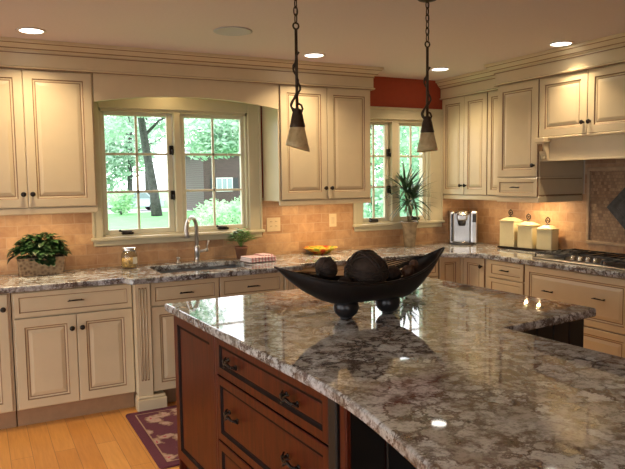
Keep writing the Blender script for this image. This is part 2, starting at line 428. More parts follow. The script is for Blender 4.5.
# tile backsplash
TT = .012
a = MB(); a.box(-5.3, -.0, -TT, 0, .90, 1.085, M['tileX'])
a.box(-5.3, -3.60, -TT, 0, 1.085, 1.40, M['tileX']); a.box(-2.235, -1.35, -TT, 0, 1.085, 1.40, M['tileX']); a.box(-.345, 0, -TT, 0, 1.085, 1.40, M['tileX'])
struct(a.build('wall_tile_back'))
a = MB(); a.box(-TT, 0, -3.4, -TT, .90, 1.40, M['tileY']); a.box(-TT, 0, -2.262, -1.392, 1.40, 1.85, M['tileY'])
struct(a.build('wall_tile_right'))

# windows -----------------------------------------------------------
def window(name, x0, x1, casing_l, casing_r, ztop, head_top, sashes, mull):
    z0, z1 = 1.13, ztop
    root = thing(name, None, None); struct(root)
    t = MB(); c = M['trim']
    # casing on the wall face
    t.box(casing_l[0], casing_l[1], -.022, .0, 1.13, head_top, c, .003)
    t.box(casing_r[0], casing_r[1], -.022, .0, 1.13, head_top, c, .003)
    t.box(casing_l[1], casing_r[0], -.022, .0, ztop, head_top, c, .003)
    t.box(casing_l[0], casing_l[0] + .018, -.032, -.02, 1.13, head_top, c, .003)
    t.box(casing_r[1] - .018, casing_r[1], -.032, -.02, 1.13, head_top, c, .003)
    t.box(casing_l[0], casing_r[1], -.034, -.0, head_top, head_top + .02, c, .004)
    t.build('window_casing', root)
    j = MB(); j.box(x0, x0 + .022, 0, .13, 1.145, z1, c); j.box(x1 - .022, x1, 0, .13, 1.145, z1, c); j.box(x0, x1, 0, .13, z1 - .022, z1, c); j.box(x0, x1, 0, .13, 1.13, 1.15, c)
    j.box(mull[0], mull[1], -.012, .11, 1.15, z1 - .02, c, .004)
    j.build('window_frame', root)
    s = MB(); s.box(casing_l[0] - .012, casing_r[1] + .012, -.055, .01, 1.112, 1.138, c, .008, seg=2)
    s.box(casing_l[0] + .005, casing_r[1] - .005, -.026, 0, 1.072, 1.112, c, .004)
    s.build('window_sill', root)
    for (g0, g1, cols) in sashes:   # glass extents incl. muntin
        st = .042; q = MB(); k = M['sash']; gz0, gz1 = 1.185, z1 - .05
        q.box(g0 - st, g0, .035, .07, 1.15, z1 - .022, k, .003); q.box(g1, g1 + st, .035, .07, 1.15, z1 - .022, k, .003)
        q.box(g0, g1, .035, .07, 1.15, gz0, k, .003); q.box(g0, g1, .035, .07, gz1, z1 - .022, k, .003)
        for i in range(1, cols):
            xm = g0 + (g1 - g0) * i / cols; q.box(xm - .009, xm + .009, .043, .062, gz0, gz1, k, .002)
        for i in (1, 2):
            zm = gz0 + (gz1 - gz0) * i / 3; q.box(g0, g1, .043, .062, zm - .009, zm + .009, k, .002)
        so = q.build('sash', root)
        p = MB(); p.box(g0, g1, .050, .054, gz0, gz1, M['glass']); p.build('pane', so)
    return root
def crank(root, x):
    q = MB(); d = M['bronze']
    q.box(x - .045, x + .045, -.012, .025, 1.15, 1.168, d, .005); q.tube([(x + .02, -.012, 1.165), (x + .02, -.03, 1.172), (x - .05, -.035, 1.176), (x - .062, -.035, 1.18)], .006, d)
    q.sphere((x - .064, -.035, 1.183), .010, d, sub=2); q.build('crank_handle', root)
def latch(root, x, z):
    q = MB(); d = M['bronze']; q.box(x - .012, x + .020, .012, .036, z - .035, z + .035, d, .004)
    q.tube([(x + .004, .012, z), (x + .004, -.006, z - .006), (x + .004, -.010, z - .04)], .006, d); q.build('sash_latch', root)
w1 = window('window_1', W1[0], W1[1], (-3.60, -3.525), (-2.35, -2.24), 2.095, 2.285, [(-3.475, -3.008, 2), (-2.866, -2.396, 2)], (-2.962, -2.912))
crank(w1, -3.34); crank(w1, -2.575); latch(w1, -2.982, 1.79); latch(w1, -2.982, 1.44)
w2 = window('window_2', W2[0], W2[1], (-1.345, -1.255), (-.495, -.348), 2.085, 2.175, [(-1.208, -.973, 2), (-.804, -.54, 2)], (-.927, -.850))
crank(w2, -1.12); crank(w2, -.65); latch(w2, -.945, 1.785); latch(w2, -.945, 1.445)
for n_, (y0, y1) in zip((3, 4), LW):
    root = thing('window_%d' % n_, None, None); struct(root); q = MB(); c = M['trim']
    q.box(XL - .1, XL + .03, y0 - .07, y0 + .05, .06, 2.27, c, .004); q.box(XL - .1, XL + .03, y1 - .05, y1 + .07, .06, 2.27, c, .004)
    q.box(XL - .1, XL + .03, y0 + .05, y1 - .05, 2.15, 2.27, c, .004); q.box(XL - .1, XL + .05, y0 + .05, y1 - .05, .06, .18, c, .004)
    q.box(XL - .08, XL - .02, (y0 + y1) / 2 - .03, (y0 + y1) / 2 + .03, .18, 2.15, c, .004); q.build('window_frame', root)
    p = MB(); p.box(XL - .055, XL - .05, y0 + .05, y1 - .05, .18, 2.15, M['glass']); p.build('pane', root)
a = MB(); a.box(XL, XL + .015, -.83, -.0, 0, .13, M['trim'], .003); a.box(XL, XL + .015, YR, -5.57, 0, .13, M['trim'], .003); struct(a.build('baseboard_left'))

# ------------------------------------------------------------------ cabinets
# local frame: door fronts at y=0 facing -y, x to the viewer's right, z up
def door_loops(A, G, fr=.055):
    return [(0, .020, A), (0, .003, G), (.004, 0, A), (fr, 0, A), (fr + .0065, .007, G), (fr + .015, .009, A), (fr + .0215, .009, G), (fr + .044, .003, A)]
def dr_loops(A, G, fr=.030):
    return [(0, .020, A), (0, .003, G), (.004, 0, A), (fr, 0, A), (fr + .005, .006, G), (fr + .012, .007, A), (fr + .018, .005, A)]
def knob(parent, x, z, m='bronze'):
    q = MB(); R = Matrix.Rotation(PI / 2, 4, 'X')
    q.lathe([(0, 0), (.009, 0), (.006, .006), (.006, .014), (.015, .020), (.017, .026), (.012, .032), (0, .034)], M[m], (x, 0, z), 14, R)
    return q.build('knob', parent)
def pull(parent, x, z, L=.10, y=0):
    q = MB(); m = M['bronze']; h = L / 2
    q.tube([(x - h - .008, y - .020, z - .003), (x - h * .5, y - .027, z + .001), (x, y - .029, z + .002), (x + h * .5, y - .027, z + .001), (x + h + .008, y - .020, z - .003)], [.003, .005, .0055, .005, .003], m)
    for sx in (-1, 1): q.tube([(x + sx * h * .85, y, z), (x + sx * h * .85, y - .024, z)], .0045, m)
    return q.build('handle', parent)
def twig_pull(parent, x, z):
    q = MB(); m = M['bronze']
    q.tube([(x - .062, -.004, z + .012), (x - .045, -.022, z + .004), (x - .02, -.030, z - .002), (x + .01, -.030, z + .006), (x + .03, -.026, z - .003), (x + .058, -.006, z - .012)], [.004, .006, .006, .007, .006, .004], m)
    for sx in (-.04, .04): q.tube([(x + sx, 0, z - sx * .15), (x + sx, -.026, z - sx * .1)], .006, m); q.sphere((x + sx, -.002, z - sx * .15), .011, m, (1, .4, 1), 2)
    q.tube([(x - .01, -.030, z + .002), (x + .012, -.034, z + .020), (x + .03, -.028, z + .026)], [.005, .004, .002], m)
    q.tube([(x + .0, -.030, z), (x - .016, -.034, z - .014), (x - .034, -.026, z - .018)], [.005, .004, .002], m)
    return q.build('handle', parent)
def cabinet(name, label, loc, rz, w, d, z0, z1, els, cat='cabinet', A='cream', G='glaze', toe=None, group=None, side=False, x0=0, fr=.055):
    t = thing(name, label, cat, loc, rz, group); A, G = M[A], M[G]
    q = MB()
    if name == 'sink_base_cabinet':
        q.box(x0, w, .0205, d, z0, .68, A, .001); q.box(x0, w, .0205, .045, .68, z1, A, .001); q.box(x0, .10, .045, d, .68, z1, A); q.box(w - .10, w, .045, d, .68, z1, A)
    else: q.box(x0, w, .0205, d, z0, z1, A, .001)
    q.build('body', t)
    for e in els:
        k = e[0]; ex0, ex1, ez0, ez1 = e[1:5]; g = .002
        q = MB(); q.panel(ex0 + g, ex1 - g, ez0 + g, ez1 - g, 0, door_loops(A, G, fr) if k == 'door' else dr_loops(A, G) if (k == 'drawer') else door_loops(A, G, .045))
        o = q.build({'door': 'door', 'drawer': 'drawer', 'big': 'drawer', 'panel': 'side_panel'}[k], t)
        for h in e[5]:
            if h[0] == 'k': knob(o, h[1], h[2])
            elif h[0] == 'p': pull(o, h[1], h[2], h[3] if len(h) > 3 else .10)
            elif h[0] == 't': twig_pull(o, h[1], h[2])
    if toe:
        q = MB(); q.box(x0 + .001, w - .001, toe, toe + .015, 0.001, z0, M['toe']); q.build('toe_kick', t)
    return t
FY = -.62; UY = -.35; UB, UT = 1.386, 2.286
SEG = []
# --- back run, bases
BZ = .873
bx = -5.30
cabinet('base_cabinet', 'cream base cabinet at the far left, one door with a knob beside its top corner', (-5.30, FY, 0), 0, 1.104, .61, .115, BZ,
        [('door', .02, .55, .12, .868, []), ('door', .55, 1.09, .12, .868, [('k', 1.06, .775)])], toe=.055)
cabinet('base_cabinet', 'cream two-door base cabinet with one wide drawer, below the ivy planter', (-4.19, FY, 0), 0, .738, .61, .115, BZ,
        [('drawer', .008, .736, .706, .868, [('p', .375, .793, .085)]),
         ('door', .008, .376, .12, .702, [('k', .345, .612)]), ('door', .376, .736, .12, .702, [('k', .408, .612)])], toe=.055)
# sink base, bumped out
sx0 = -3.45; sy = -.68
t = cabinet('sink_base_cabinet', 'cream cabinet under the sink, stepped forward between two fluted pilasters', (sx0, sy, 0), 0, 1.205, .67, .115, BZ - .0,
        [('drawer', .104, .590, .708, .868, [('p', .35, .785, .085)]), ('drawer', .594, 1.095, .708, .868, [('p', .845, .785, .085)]),
         ('door', .104, .590, .12, .704, [('k', .56, .61)]), ('door', .594, 1.095, .12, .704, [('k', .625, .61)])], toe=.08)
def pilaster(parent, x0, x1, z0, z1, yf=-.012, plinth=True):
    q = MB(); q.box(x0, x1, yf, .02, z0, z1, M['cream'], .003)
    w = x1 - x0
    for i in range(3):
        xc = x0 + w * (.3 + .2 * i)
        q.box(xc - .007, xc + .007, yf - .0012, yf + .001, z0 + .11, z1 - .03, M['glaze'])
        q.tube([(xc, yf + .001, z0 + .118), (xc, yf + .001, z1 - .038)], .0046, M['cream'], 6)
    for xx in (x0 + .004, x1 - .004):
        q.box(xx - .003, xx + .003, yf - .0015, yf + .001, z0 + .11, z1, M['cream'])
    o = q.build('pilaster', parent)
    if plinth:
        px = .075 if x0 < .5 else .0
        q = MB(); q.box(x0 - .010, x1 + .012 + px, yf - .022, .06, 0.001, .085, M['cream'], .004)
        q.box(x0 - .006, x1 + .006 + px, yf - .014, .06, .085, .105, M['cream'], .006); q.build('plinth', o)
pilaster(t, .0, .100, .10, BZ); pilaster(t, 1.10, 1.205, .10, BZ)
# right of the sink
cabinet('base_cabinet', 'cream base cabinet between the sink cabinet and the window run, behind the boat bowl', (-2.243, FY, 0), 0, .60, .61, .115, BZ,
        [('drawer', .004, .596, .706, .868, [('p', .3, .79, .085)]), ('door', .004, .30, .12, .702, [('k', .27, .61)]), ('door', .30, .596, .12, .702, [('k', .33, .61)])], toe=.055)
cabinet('base_cabinet', 'cream drawer cabinet under the small window, three drawers high', (-1.642, FY, 0), 0, .78, .61, .115, BZ,
        [('drawer', .004, .776, .706, .868, [('p', .39, .79, .085)]), ('drawer', .004, .776, .42, .702, [('p', .39, .565, .085)]), ('drawer', .004, .776, .12, .416, [('p', .39, .27, .085)])], toe=.055)
cabinet('base_cabinet', 'narrow cream corner panel cabinet where the two counter runs meet', (-.861, FY, 0), 0, .238, .61, .115, BZ,
        [('door', .004, .234, .12, .868, [])], toe=.055, fr=.048)
# --- right run, bases (rotz -90: local x runs towards the viewer)
RZ = -PI / 2
cabinet('base_cabinet', 'cream single-door base cabinet beside the inner corner of the counter', (FY, -.643, 0), RZ, .312, .61, .115, BZ,
        [('door', .004, .262, .12, .868, [('k', .237, .80)])], toe=.055, fr=.048)
cabinet('base_cabinet', 'narrow cream drawer stack under the canisters', (FY, -.956, 0), RZ, .394, .61, .115, BZ,
        [('drawer', .004, .386, .725, .868, [('p', .195, .797, .085)]), ('drawer', .004, .386, .53, .721, [('p', .195, .625, .085)]), ('drawer', .004, .386, .33, .526, [('p', .195, .43, .085)]), ('drawer', .004, .386, .12, .326, [('p', .195, .225, .085)])], toe=.055)
cabinet('base_cabinet', 'wide cream cabinet of deep drawers beneath the cooktop', (FY, -1.351, 0), RZ, .93, .61, .115, BZ,
        [('big', .004, .926, .500, .868, [('p', .245, .697, .09), ('p', .69, .71, .09)]), ('big', .004, .926, .12, .496, [('p', .245, .32, .09), ('p', .69, .32, .09)])], toe=.055)
cabinet('base_cabinet', 'cream base cabinet past the cooktop at the frame edge', (FY, -2.282, 0), RZ, .80, .61, .115, BZ,
        [('drawer', .004, .796, .706, .868, [('p', .4, .79)]), ('door', .004, .40, .12, .702, [('k', .37, .61)]), ('door', .40, .796, .12, .702, [('k', .43, .61)])], toe=.055)

q = MB(); q.box(-.6255, -.5995, -.6455, -.6005, .115, .873, M['cream']); q.build('corner_filler', [o for o in COL.objects if o.get('label', '').startswith('cream single-door')][0]).matrix_parent_inverse = (Matrix.Translation((FY, -.643, 0)) @ Matrix.Rotation(RZ, 4, 'Z')).inverted()
# --- wall cabinets
def wallcab(name, label, loc, rz, w, d, els, zb=1.376, zt=2.30, fr=.055, rail=None):
    t = cabinet(name, label, loc, rz, w, d, zb, zt, els, cat='wall cabinet', fr=fr)
    q = MB(); r0, r1 = rail or (0, w)
    q.box(r0, r1, .006, .028, 1.342, 1.384, M['cream'], .004); q.build('light_rail', t)
    return t
def pair(x0, xm, x1, zk=1.475, z0=UB, z1=UT):
    return [('door', x0, xm, z0, z1, [('k', xm - .028, zk)]), ('door', xm, x1, z0, z1, [('k', xm + .028, zk)])]
wallcab('wall_cabinet', 'cream two-door wall cabinet above the ivy planter', (-4.50, UY, 0), 0, .895, .335, pair(.02, .453, .885))
wallcab('wall_cabinet', 'cream wall cabinet at the outer left end of the run', (-5.30, UY, 0), 0, .797, .335, pair(.01, .40, .79))
wallcab('wall_cabinet', 'cream two-door wall cabinet between the two windows', (-2.222, UY, 0), 0, .855, .335, pair(.014, .432, .848))
XR = -.345
wallcab('wall_cabinet', 'cream corner wall cabinet with two slim doors above the coffee maker', (XR, -.004, 0), RZ, .92, .34,
        [('door', .004, .318, UB, UT, [('k', .288, 1.472)]), ('door', .318, .620, UB, UT, [('k', .352, 1.472)]), ('panel', .626, .918, UB, UT, [])], fr=.05)
XB = -.515
t = wallcab('wall_cabinet', 'deep cream wall cabinet with a drawer below its door, above the canisters', (XB, -.928, 0), RZ, .442, .51,
        [('door', .004, .438, 1.542, UT, [('k', .405, 1.632)]), ('drawer', .004, .438, UB, 1.536, [('p', .22, 1.462, .085)])])
q = MB(); q.box(.438, .450, .006, .495, 1.344, 1.392, M['cream'], .004); q.box(.438, .446, .022, .495, 1.392, 1.404, M['glaze'], .002); q.box(.438, .450, .022, .495, 1.530, 1.548, M['cream'], .003); q.box(.438, .444, .022, .495, 1.524, 1.530, M['glaze'], .001); q.build('side_moulding', t)
t = cabinet('hood_cabinet', 'cream two-door cabinet over the cooktop hood, resting on a corbel', (XB, -1.371, 0), RZ, .895, .51, 1.838, 2.30,
        pair(.004, .444, .893, 1.925, 1.842, UT), cat='wall cabinet')
q = MB(); q.box(.0, .895, .030, .055, 1.660, 1.838, M['cream'], .003); q.box(.0, .895, .022, .032, 1.660, 1.672, M['cream'], .002); q.box(0, .895, -.006, .03, 1.826, 1.842, M['cream'], .004); q.build('valance', t)
q = MB(); q.box(.03, .87, .06, .49, 1.76, 1.80, M['steel'], .004); q.box(.08, .82, .10, .44, 1.752, 1.762, M['blackplastic']); q.build('hood_insert', t)
def corbel(parent, x):
    prof = [(.03, 1.664), (.012, 1.668), (.006, 1.69), (-.004, 1.715), (-.028, 1.75), (-.040, 1.79), (-.044, 1.826), (.03, 1.826)]
    q = MB(); q.prism(prof, 'x', x + .012, x + .075, M['cream'], .004)
    q.box(x, x + .088, -.052, .03, 1.800, 1.838, M['cream'], .005)
    for i in range(3): q.box(x + .024 + i * .016, x + .030 + i * .016, -.0455, -.02, 1.735, 1.79, M['glaze'])
    q.sphere((x + .043, .0, 1.69), .02, M['cream'], (1, .7, 1), 2)
    q.build('corbel', parent)
corbel(t, .012); corbel(t, .79)
cabinet('wall_cabinet', 'deep cream wall cabinet on the far side of the hood', (XB, -2.268, 0), RZ, .442, .51, 1.365, 2.30,
        [('door', .004, .438, 1.542, UT, [('k', .035, 1.632)]), ('drawer', .004, .438, UB, 1.536, [('p', .22, 1.462, .085)])], cat='wall cabinet')

# window valance board with its arch and soffit
a = MB(); n = 24; x0, x1 = -3.604, -2.224
arc = [(x0 + (x1 - x0) * i / n, 2.098 + .058 * (1 - (2 * i / n - 1) ** 2)) for i in range(n + 1)]
a.prism(arc + [(x1, 2.300), (x0, 2.300)], 'y', UY + .004, UY + .026, M['cream'])
a.box(x0, x1, UY + .026, -.034, 2.286, 2.300, M['cream']); struct(a.build('trim_1'))
# frieze + crown
def crown(path, zf0=2.296):
    q = MB()
    q.sweep(path, [(-.02, 2.290), (.020, 2.290), (.024, 2.298), (.012, 2.306), (.012, 2.385), (.018, 2.388), (.018, 2.398), (.030, 2.402), (.036, 2.412), (.040, 2.414), (.062, 2.442), (.073, 2.448), (.075, 2.466), (-.02, 2.466)], M['cream'])
    q.sweep(path, [(.0125, 2.3845), (.0205, 2.3845), (.0205, 2.3895), (.0125, 2.3895)], M['glaze'])
    q.sweep(path, [(.058, 2.4395), (.0655, 2.4395), (.0655, 2.4435), (.058, 2.4435)], M['glaze'])
    q.sweep(path, [(.030, 2.4085), (.0415, 2.4085), (.0415, 2.4135), (.030, 2.4135)], M['glaze'])
    q.sweep(path, [(.0, 2.2865), (.019, 2.2865), (.019, 2.2905), (.0, 2.2905)], M['glaze'])
    return q
struct(crown([(-5.32, UY), (-1.364, UY), (-1.364, -.001)]).build('trim_2'))
struct(crown([(XR, -.001), (XR, -.928), (XB, -.928), (XB, -2.72)]).build('trim_3'))

# ------------------------------------------------------------------ counters
def arcpts(cx, cy, r, a0, a1, n=5): return [(cx + r * math.cos(a0 + (a1 - a0) * i / n), cy + r * math.sin(a0 + (a1 - a0) * i / n)) for i in range(n + 1)]
fe = -.648; be = -.738
outer = [(-5.30, -.014), (-5.30, fe), (-3.505, fe), (-3.485, be + .015), (-3.468, be), (-2.232, be), (-2.215, be + .015), (-2.205, fe), (-.93, fe), (-.648, -.90), (-.648, -3.08), (-.014, -3.08), (-.014, -.014)]
hole = [(-3.235, -.165), (-2.545, -.165), (-2.545, -.575), (-3.235, -.575)]
a = MB(); a.slab(outer, [hole], .874, .914, M['granite'], .008)
tag(a.build('counter_worktop'), 'polished granite worktop wrapping the corner along both walls', 'countertop')
# sink
t = thing('kitchen_sink', 'stainless undermount sink set in the counter beneath the large window', 'sink', (-2.89, -.37, .70))
q = MB(); sw, sd, th = .36, .22, .006; zt = .172
q.box(-sw, sw, -sd, sd, -.006, 0, M['sinksteel']); q.box(-sw, -sw + th, -sd, sd, 0, zt, M['sinksteel']); q.box(sw - th, sw, -sd, sd, 0, zt, M['sinksteel']); q.box(-sw + th, sw - th, -sd, -sd + th, 0, zt, M['sinksteel']); q.box(-sw + th, sw - th, sd - th, sd, 0, zt, M['sinksteel'])
q.build('basin', t); q = MB(); q.lathe([(0, 0.001), (.045, .001), (.045, .004), (.03, .005), (0, .003)], M['chrome'], (0, 0, 0)); q.build('drain', t)
# faucet
t = thing('kitchen_faucet', 'brushed steel gooseneck faucet standing behind the sink', 'faucet', (-2.835, -.105, .914))
q = MB(); q.lathe([(0, 0), (.030, 0), (.030, .006), (.022, .014), (.020, .05), (.023, .055), (.023, .12), (.018, .13), (.0, .13)], M['steel']); q.build('base', t)
pts = [(0, 0, .12), (0, 0, .27)] + [(0, -.10 + .10 * math.cos(x), .265 + .09 * math.sin(x)) for x in [PI * i / 12 for i in range(1, 12)]] + [(0, -.203, .245), (0, -.208, .205)]
q = MB(); q.tube(pts, [.016] * (len(pts) - 2) + [.017, .021], M['steel'], 12); so_ = q.build('spout', t); so_.rotation_euler = (0, 0, math.radians(-38))
q = MB(); q.tube([(.02, 0, .085), (.055, 0, .086), (.075, 0, .09)], .012, M['steel']); q.sphere((.080, 0, .091), .016, M['steel'], sub=2)
q.tube([(.080, 0, .095), (.086, 0, .13), (.096, -.005, .165)], [.006, .006, .009], M['steel']); q.build('lever', t)
t = thing('soap_dispenser', 'small steel soap dispenser beside the faucet base', 'soap dispenser', (-2.985, -.095, .914))
q = MB(); q.lathe([(0, 0), (.018, 0), (.018, .008), (.010, .015), (.009, .035), (.013, .04), (.013, .048), (0, .05)], M['steel']); q.tube([(0, 0, .044), (0, -.03, .048), (0, -.05, .042)], .005, M['steel']); q.build('pump', t)

# ------------------------------------------------------------------ island
IA = math.radians(3.2); IO = (-3.510, -1.69, 0)
def IW(x, y, z=0): return (IO[0] + x * math.cos(IA) - y * math.sin(IA), IO[1] + x * math.sin(IA) + y * math.cos(IA), z)
island_pts = [(0, 0), (0, -1.50), (-.008, -1.68), (-.030, -1.84), (-.056, -1.97), (-.085, -2.10), (-.115, -2.22), (-.15, -2.38), (-.165, -2.50), (-.150, -2.60), (-.10, -2.68), (0, -2.74), (.3, -2.80), (1.02, -2.80), (1.035, -2.785), (1.035, -1.352), (1.690, -1.322), (1.704, -1.307), (1.700, -.015), (1.68, 0)]
# smooth the bulging edge
def chaikin(P, lo, hi):
    R = []
    for i, p in enumerate(P):
        if lo < i < hi:
            a_, b_ = P[i - 1], P[i + 1]
            R.append(((p[0] * 3 + a_[0]) / 4, (p[1] * 3 + a_[1]) / 4)); R.append(((p[0] * 3 + b_[0]) / 4, (p[1] * 3 + b_[1]) / 4))
        else: R.append(p)
    return R
ip = chaikin(island_pts, 1, 12); ip = chaikin(ip, 1, 22)
a = MB(); a.slab(ip[::-1], [], .874, .914, M['granite'], .009, 3)
o = a.build('island_worktop', None, IO, IA); tag(o, 'polished granite island worktop with a scalloped seating edge', 'countertop')
CH, CG = 'cherry', 'cherryglaze'
t = thing('kitchen_island', 'cherry and near-black kitchen island with drawers on its side', 'kitchen island', IO, IA)
RM = Matrix.Translation((.035, -.03, 0)) @ Matrix.Rotation(-PI / 2, 4, 'Z')
q = MB(); q.box(.056, .60, -1.585, -.055, .09, .873, M[CH]); q.box(.60, 1.675, -1.26, -.055, .09, .873, M['blackwood']); q.box(.10, 1.58, -1.22, -.10, .001, .09, M['blackwood'])
q.box(.60, .99, -1.585, -1.26, .09, .873, M['blackwood']); q.box(.40, .99, -2.6, -1.585, .001, .873, M['blackwood']); q.build('body', t)
def ipanel(name, loops, x0, x1, z0, z1, h=[]):
    q = MB(); q.panel(x0, x1, z0, z1, 0, loops); o = q.build(name, t); o.matrix_local = RM
    for hh in h: twig_pull(o, *hh)
L1 = [(0, .022, M[CH]), (0, .003, M[CG]), (.004, 0, M[CH]), (.055, 0, M[CH]), (.062, .007, M[CG]), (.074, .010, M[CG]), (.080, .009, M[CH])]
L2 = [(0, .022, M[CH]), (0, .003, M[CG]), (.004, 0, M[CH]), (.036, 0, M[CH]), (.043, .007, M[CG]), (.052, .009, M[CG]), (.058, .008, M[CH])]
ipanel('side_panel', L1, .0, .552, .09, .870)
for z0, z1 in ((.692, .866), (.392, .684), (.095, .384)):
    h = (z0 + z1) / 2 + (.0 if z0 > .6 else .012)
    ipanel('drawer', L2, .574, 1.515, z0, z1, [(.755, h), (1.275, h)])
q = MB(); q.box(.035, .07, -.605, -.582, .09, .873, M[CH], .004); q.box(.028, .05, -1.600, -1.552, .09, .873, M['blackwood'], .004); q.box(.038, .062, -1.640, -1.602, .001, .873, M[CH], .006)
q.box(.04, .10, -.05, -.030, .001, .873, M[CH], .004)
q.box(.075, .10, -1.60, -.06, .001, .09, M['blackwood']); q.build('post', t)
# black beadboard of the seating recess and the notch end
q = MB()
for i in range(9):
    y = -1.64 - i * .105; q.box(.386, .40, y - .100, y, .02, .872, M['blackwood'], .004)
q.build('back_panel', t); q = MB()
for i in range(6):
    x = 1.0 + i * .1125; q.box(x, x + .107, -1.274, -1.26, .09, .872, M['blackwood'], .004)
q.build('end_panel', t); q = MB()
for i in range(2):
    x = .064 + i * .165; q.box(x, x + .158, -1.60, -1.586, .02, .872, M['blackwood'], .004)
q.build('front_panel', t)

# ------------------------------------------------------------------ boat bowl
bc = Vector((-2.775, -2.49, .914))
t = thing('boat_bowl', 'long dark canoe-shaped bowl on ball feet, standing on the island', 'decorative bowl', tuple(bc))
def bowl_fn(u, v):
    x = -.46 + .91 * u
    s = abs(2 * u - 1)
    keel = .072 + .19 * max(0, 1 - (x + .46) / .32) ** 1.7 + .22 * max(0, (x - .19) / .26) ** 1.3
    rim = .172 + .09 * (max(0, -x) / .46) ** 2.0 + .118 * (max(0, x) / .45) ** 2.2
    half = .125 * (1 - s ** 2.6) + .0025
    keel = min(keel, rim - .004 * (1 + 0 * s))
    ang = (v - .5) * PI          # -90..90
    y = half * math.sin(ang)
    z = rim - (rim - keel) * (math.cos(ang) ** .75 if math.cos(ang) > 0 else 0)
    return Vector((x, y, z))
NV = 36
def bskip(i, j):
    if 6 < i < 18 or 28 < i < 40:
        if j in (30, 32, 34): return True
        
    return False
q = MB(); q.grid(bowl_fn, 48, NV, M['bowl'], .005, skip=bskip)
q.tube([bowl_fn(i / 40, 1.0) for i in range(41)], .005, M['bowl'], 6); q.tube([bowl_fn(i / 40, 0.0) for i in range(41)], .005, M['bowl'], 6); q.build('shell', t)
q = MB()
for k in range(1, 5):
    q.tube([bowl_fn(.50 + .44 * i / 16, 1.0) + Vector((0, -.004 * k, .0115 * k * math.sin(PI * min(1, i / 15)) ** .8)) for i in range(17)], .0026, M['bowl'], 6)
for k in range(1, 3):
    q.tube([bowl_fn(.14 + .26 * i / 12, 1.0) + Vector((0, -.004 * k, .008 * k * math.sin(PI * i / 12) ** .8)) for i in range(13)], .0026, M['bowl'], 6)
q.build('slats', t)
for x, r in ((-.110, .059), (.118, .059)):
    q = MB(); q.sphere((x, 0, r * .92), r, M['blackgl'], (1, 1, .9)); q.lathe([(.02, .0), (.03, .004), (.02, .012)], M['blackgl'], (x, 0, 0)); q.build('foot', t)
def deco_ball(x, y, z, r, label, m='ball', wraps=7):
    t2 = thing('decorative_ball', label, 'decorative ball', (bc.x + x, bc.y + y, bc.z + z - .006), 0, 'balls in the boat bowl')
    q = MB(); q.sphere((0, 0, 0), r * .97, M[m])
    for k in range(wraps):
        R = Matrix.Rotation(random.uniform(0, PI), 3, 'Z') @ Matrix.Rotation(random.uniform(0, PI), 3, 'X')
        q.tube([R @ Vector((r * math.cos(2 * PI * i / 28), r * math.sin(2 * PI * i / 28), 0)) for i in range(28)], r * .045, M[m], 5, closed=True)
    q.build('woven_shell', t2)
deco_ball(0, 0, .212, .100, 'largest dark woven ball, in the middle of the boat bowl', wraps=12)
deco_ball(-.205, .01, .243, .052, 'small dark ball at the blunt left end of the boat bowl')
deco_ball(.155, .02, .185, .045, 'dark ball just right of the largest woven ball')
deco_ball(.220, -.02, .200, .030, 'brown ball beneath the slats near the tall tip of the boat bowl', 'ball2', 5)
deco_ball(.280, .015, .226, .022, 'smallest brown ball, closest to the raised tip of the boat bowl', 'ball2', 4)
deco_ball(-.135, -.03, .170, .034, 'dark ball tucked low between the small and the largest ball', 'ball', 5)

# ------------------------------------------------------------------ things on the counter
def leafpatch(q, c, d, up, L, W, m, bend=.25, seg=4):
    # pointed leaf from c along d
    d = Vector(d).normalized(); up = Vector(up); sd = d.cross(up)
    if sd.length < 1e-4: sd = d.orthogonal()
    sd.normalize(); nn = sd.cross(d).normalized(); b = bmesh.new(); prev = None
    for i in range(seg + 1):
        s_ = i / seg; w = W * math.sin(PI * min(1, .08 + s_ * .92)) ** .8 if i < seg else .0001
        p = Vector(c) + d * L * s_ - nn * bend * L * s_ * s_
        A = b.verts.new(p + sd * w * .5 + nn * w * .12); C = b.verts.new(p); B = b.verts.new(p - sd * w * .5 + nn * w * .12)
        if prev:
            b.faces.new((prev[0], A, C, prev[1])); b.faces.new((prev[1], C, B, prev[2]))
        prev = (A, C, B)
    q._merge(b, m, None, True)
# ivy planter
t = thing('ivy_planter', 'rectangular carved stone planter of dark green ivy under the left wall cabinet', 'potted plant', (-3.975, -.175, .914), .03)
q = MB(); w, d, h = .150, .055, .125
q.prism([(-w + .012, 0), (w - .012, 0), (w, h), (-w, h)], 'y', -d, d, M['stone'], .004)
q.box(-w - .004, w + .004, -d - .004, d + .004, h - .016, h, M['stone'], .004)
q.build('planter_box', t)
q = MB(); q.box(-w + .008, w - .008, -d + .008, d - .008, h, h + .004, M['soil']); q.build('soil', t)
q = MB()
for i in range(420):
    th = random.uniform(0, 2 * PI); rr = random.random() ** .5
    cx, cy = rr * math.cos(th) * .148, rr * math.sin(th) * .06
    z = .12 + .155 * (1 - rr ** 2) ** .5 * random.uniform(.35, 1) + random.uniform(-.01, .025)
    if cy < -.03 and abs(cx) < .06 and random.random() < .6: z -= .045
    leafpatch(q, (cx, cy, z), (math.cos(th) + random.uniform(-.5, .5), math.sin(th) - .2 + random.uniform(-.5, .3), random.uniform(-.3, .6)), (0, 0, 1), random.uniform(.045, .07), random.uniform(.035, .052), M['leafdark'], .3)
for (x, y, z, dx) in ((-.15, 0, .19, -1), (-.15, .0, .15, -1), (.12, 0, .23, .5), (.14, 0, .18, 1), (.08, 0, .26, -.4), (-.05, 0, .26, .3)):
    for k in range(3): leafpatch(q, (x + k * .012 * dx, y - .01 * k, z - k * .008), (dx, -.2, .1 - .3 * k), (0, 0, 1), .06, .035, M['leafdark'], .4)
q.build('foliage', t)
q = MB()
